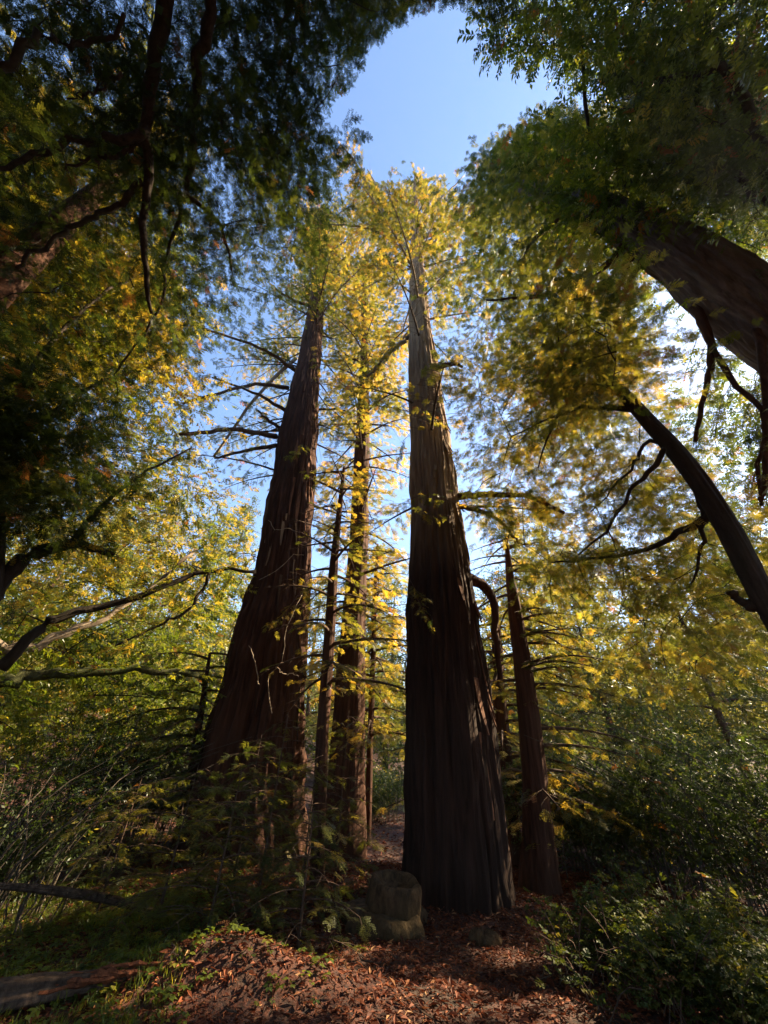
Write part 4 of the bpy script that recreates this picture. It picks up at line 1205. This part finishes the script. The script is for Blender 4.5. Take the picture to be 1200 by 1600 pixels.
# ------------------------------------------------------------------ litter, grass, ground leaves
def ground_scatter(name, n, xr, yr, sc, tint, col, test=None, tsd=0.25, up=0.0, lift=0.006, dead=0.0):
    x = rng.uniform(*xr, n); y = rng.uniform(*yr, n)
    if test is not None:
        k = test(x, y); x, y = x[k], y[k]
    z = np.array([gz(a, b) for a, b in zip(x, y)])
    pts = np.stack([x, y, z + lift + rng.random(len(x)) * lift], 1)
    a = rng.uniform(0, 6.28, len(x))
    d = np.stack([np.cos(a), np.sin(a), rng.normal(up, 0.22, len(x))], 1)
    t = np.clip(rng.normal(tint, tsd, len(x)), 0, 1)
    t[rng.random(len(x)) < dead] = 1
    return foliage(name, None, pts, d, sc[0] + (sc[1] - sc[0]) * rng.random(len(x)) ** 2, t, col, cull=False, roll=0.35)
o = ground_scatter('leaf_litter', 95000, (-4.5, 6), (3.6, 11), (0.025, 0.11), 0.45, C_LIT, None, 0.25)
o = ground_scatter('leaf_litter', 26000, (-9, 10), (8, 18), (0.06, 0.15), 0.4, C_LIT, None, 0.25)
def _stick(i):
    r = random.Random(120 + i)
    b = MB()
    p = [np.array([k * 0.2 - 0.5, r.gauss(0, 0.05), 0.02 + abs(r.gauss(0, 0.03))]) for k in range(6)]
    b.tube(p, [0.02, 0.025, 0.022, 0.018, 0.012, 0.006], 4)
    b.tube([p[2], p[2] + np.array([0.22, r.choice((-1, 1)) * 0.16, 0.05])], [0.012, 0.005], 3)
    me = bpy.data.meshes.new('stick')
    me.from_pydata(b.v, [], b.f); me.materials.append(M_LIMB)
    return bpy.data.objects.new('stick%d' % i, me)
C_STICK = make_collection('fallen_sticks', [_stick(i) for i in range(5)])
ground_scatter('fallen_twigs', 420, (-5, 6), (3.6, 11), (0.06, 0.38), 0.4, C_STICK, None, 0.25, 0.0, 0.012)
def gt(x, y):
    m = np.sin(x * 1.9) * 0.5 + np.sin(y * 2.3 + x) * 0.5 + rng.normal(0, 0.4, len(x))
    return (x < -1.6 - 0.35 * (y - 5)) & (m > -0.3)
o = ground_scatter('grass', 9000, (-9, -1.5), (4.4, 9.5), (0.05, 0.13), 0.5, C_GRASS, gt, 0.12)
for oo in [o]:
    me = oo.data
    nn = len(me.vertices)
    me.attributes['rot'].data.foreach_set('vector', np.stack([rng.normal(0, 0.15, nn), rng.normal(0, 0.15, nn), rng.uniform(0, 6.28, nn)], 1).astype(np.float32).ravel())
o = ground_scatter('ground_cover', 5200, (-9, -0.3), (4.4, 9.5), (0.05, 0.13), 0.45, C_SOR, lambda x, y: (x < -1.4 - 0.2 * (y - 5)) | ((abs(y - 5.3) < 0.5) & (rng.random(len(x)) < 0.35)), 0.14)
me = o.data; nn = len(me.vertices)
me.attributes['rot'].data.foreach_set('vector', np.stack([rng.normal(0, 0.15, nn), rng.normal(0, 0.15, nn), rng.uniform(0, 6.28, nn)], 1).astype(np.float32).ravel())
print('SPRAYS', NSPRAY[0])


# ------------------------------------------------------------------ thin morning haze under the canopy and far beyond
m = bpy.data.materials.new('haze')
m.use_nodes = True
t = m.node_tree
t.nodes.clear()
mo = t.nodes.new('ShaderNodeOutputMaterial')
pv = t.nodes.new('ShaderNodeVolumePrincipled')
pv.inputs['Color'].default_value = (1.0, 0.97, 0.92, 1)
pv.inputs['Density'].default_value = 0.0003
pv.inputs['Anisotropy'].default_value = 0.6
t.links.new(pv.outputs[0], mo.inputs['Volume'])
bb = [v for v in bpy.data.objects['forest_floor'].bound_box]
Z0, Z1 = min(v[2] for v in bb) - 1, max(max(v[2] for v in bb), 42) + 3
X0, X1, Y0, Y1 = -520, 520, -520, 530
b = MB()
b.v = [(X0, Y0, Z0), (X1, Y0, Z0), (X1, Y1, Z0), (X0, Y1, Z0), (X0, Y0, Z1), (X1, Y0, Z1), (X1, Y1, Z1), (X0, Y1, Z1)]
b.f = [(0, 3, 2, 1), (4, 5, 6, 7), (0, 1, 5, 4), (1, 2, 6, 5), (2, 3, 7, 6), (3, 0, 4, 7)]
b.build('haze', m, smooth=False, kind='stuff')
print('haze top', Z1)
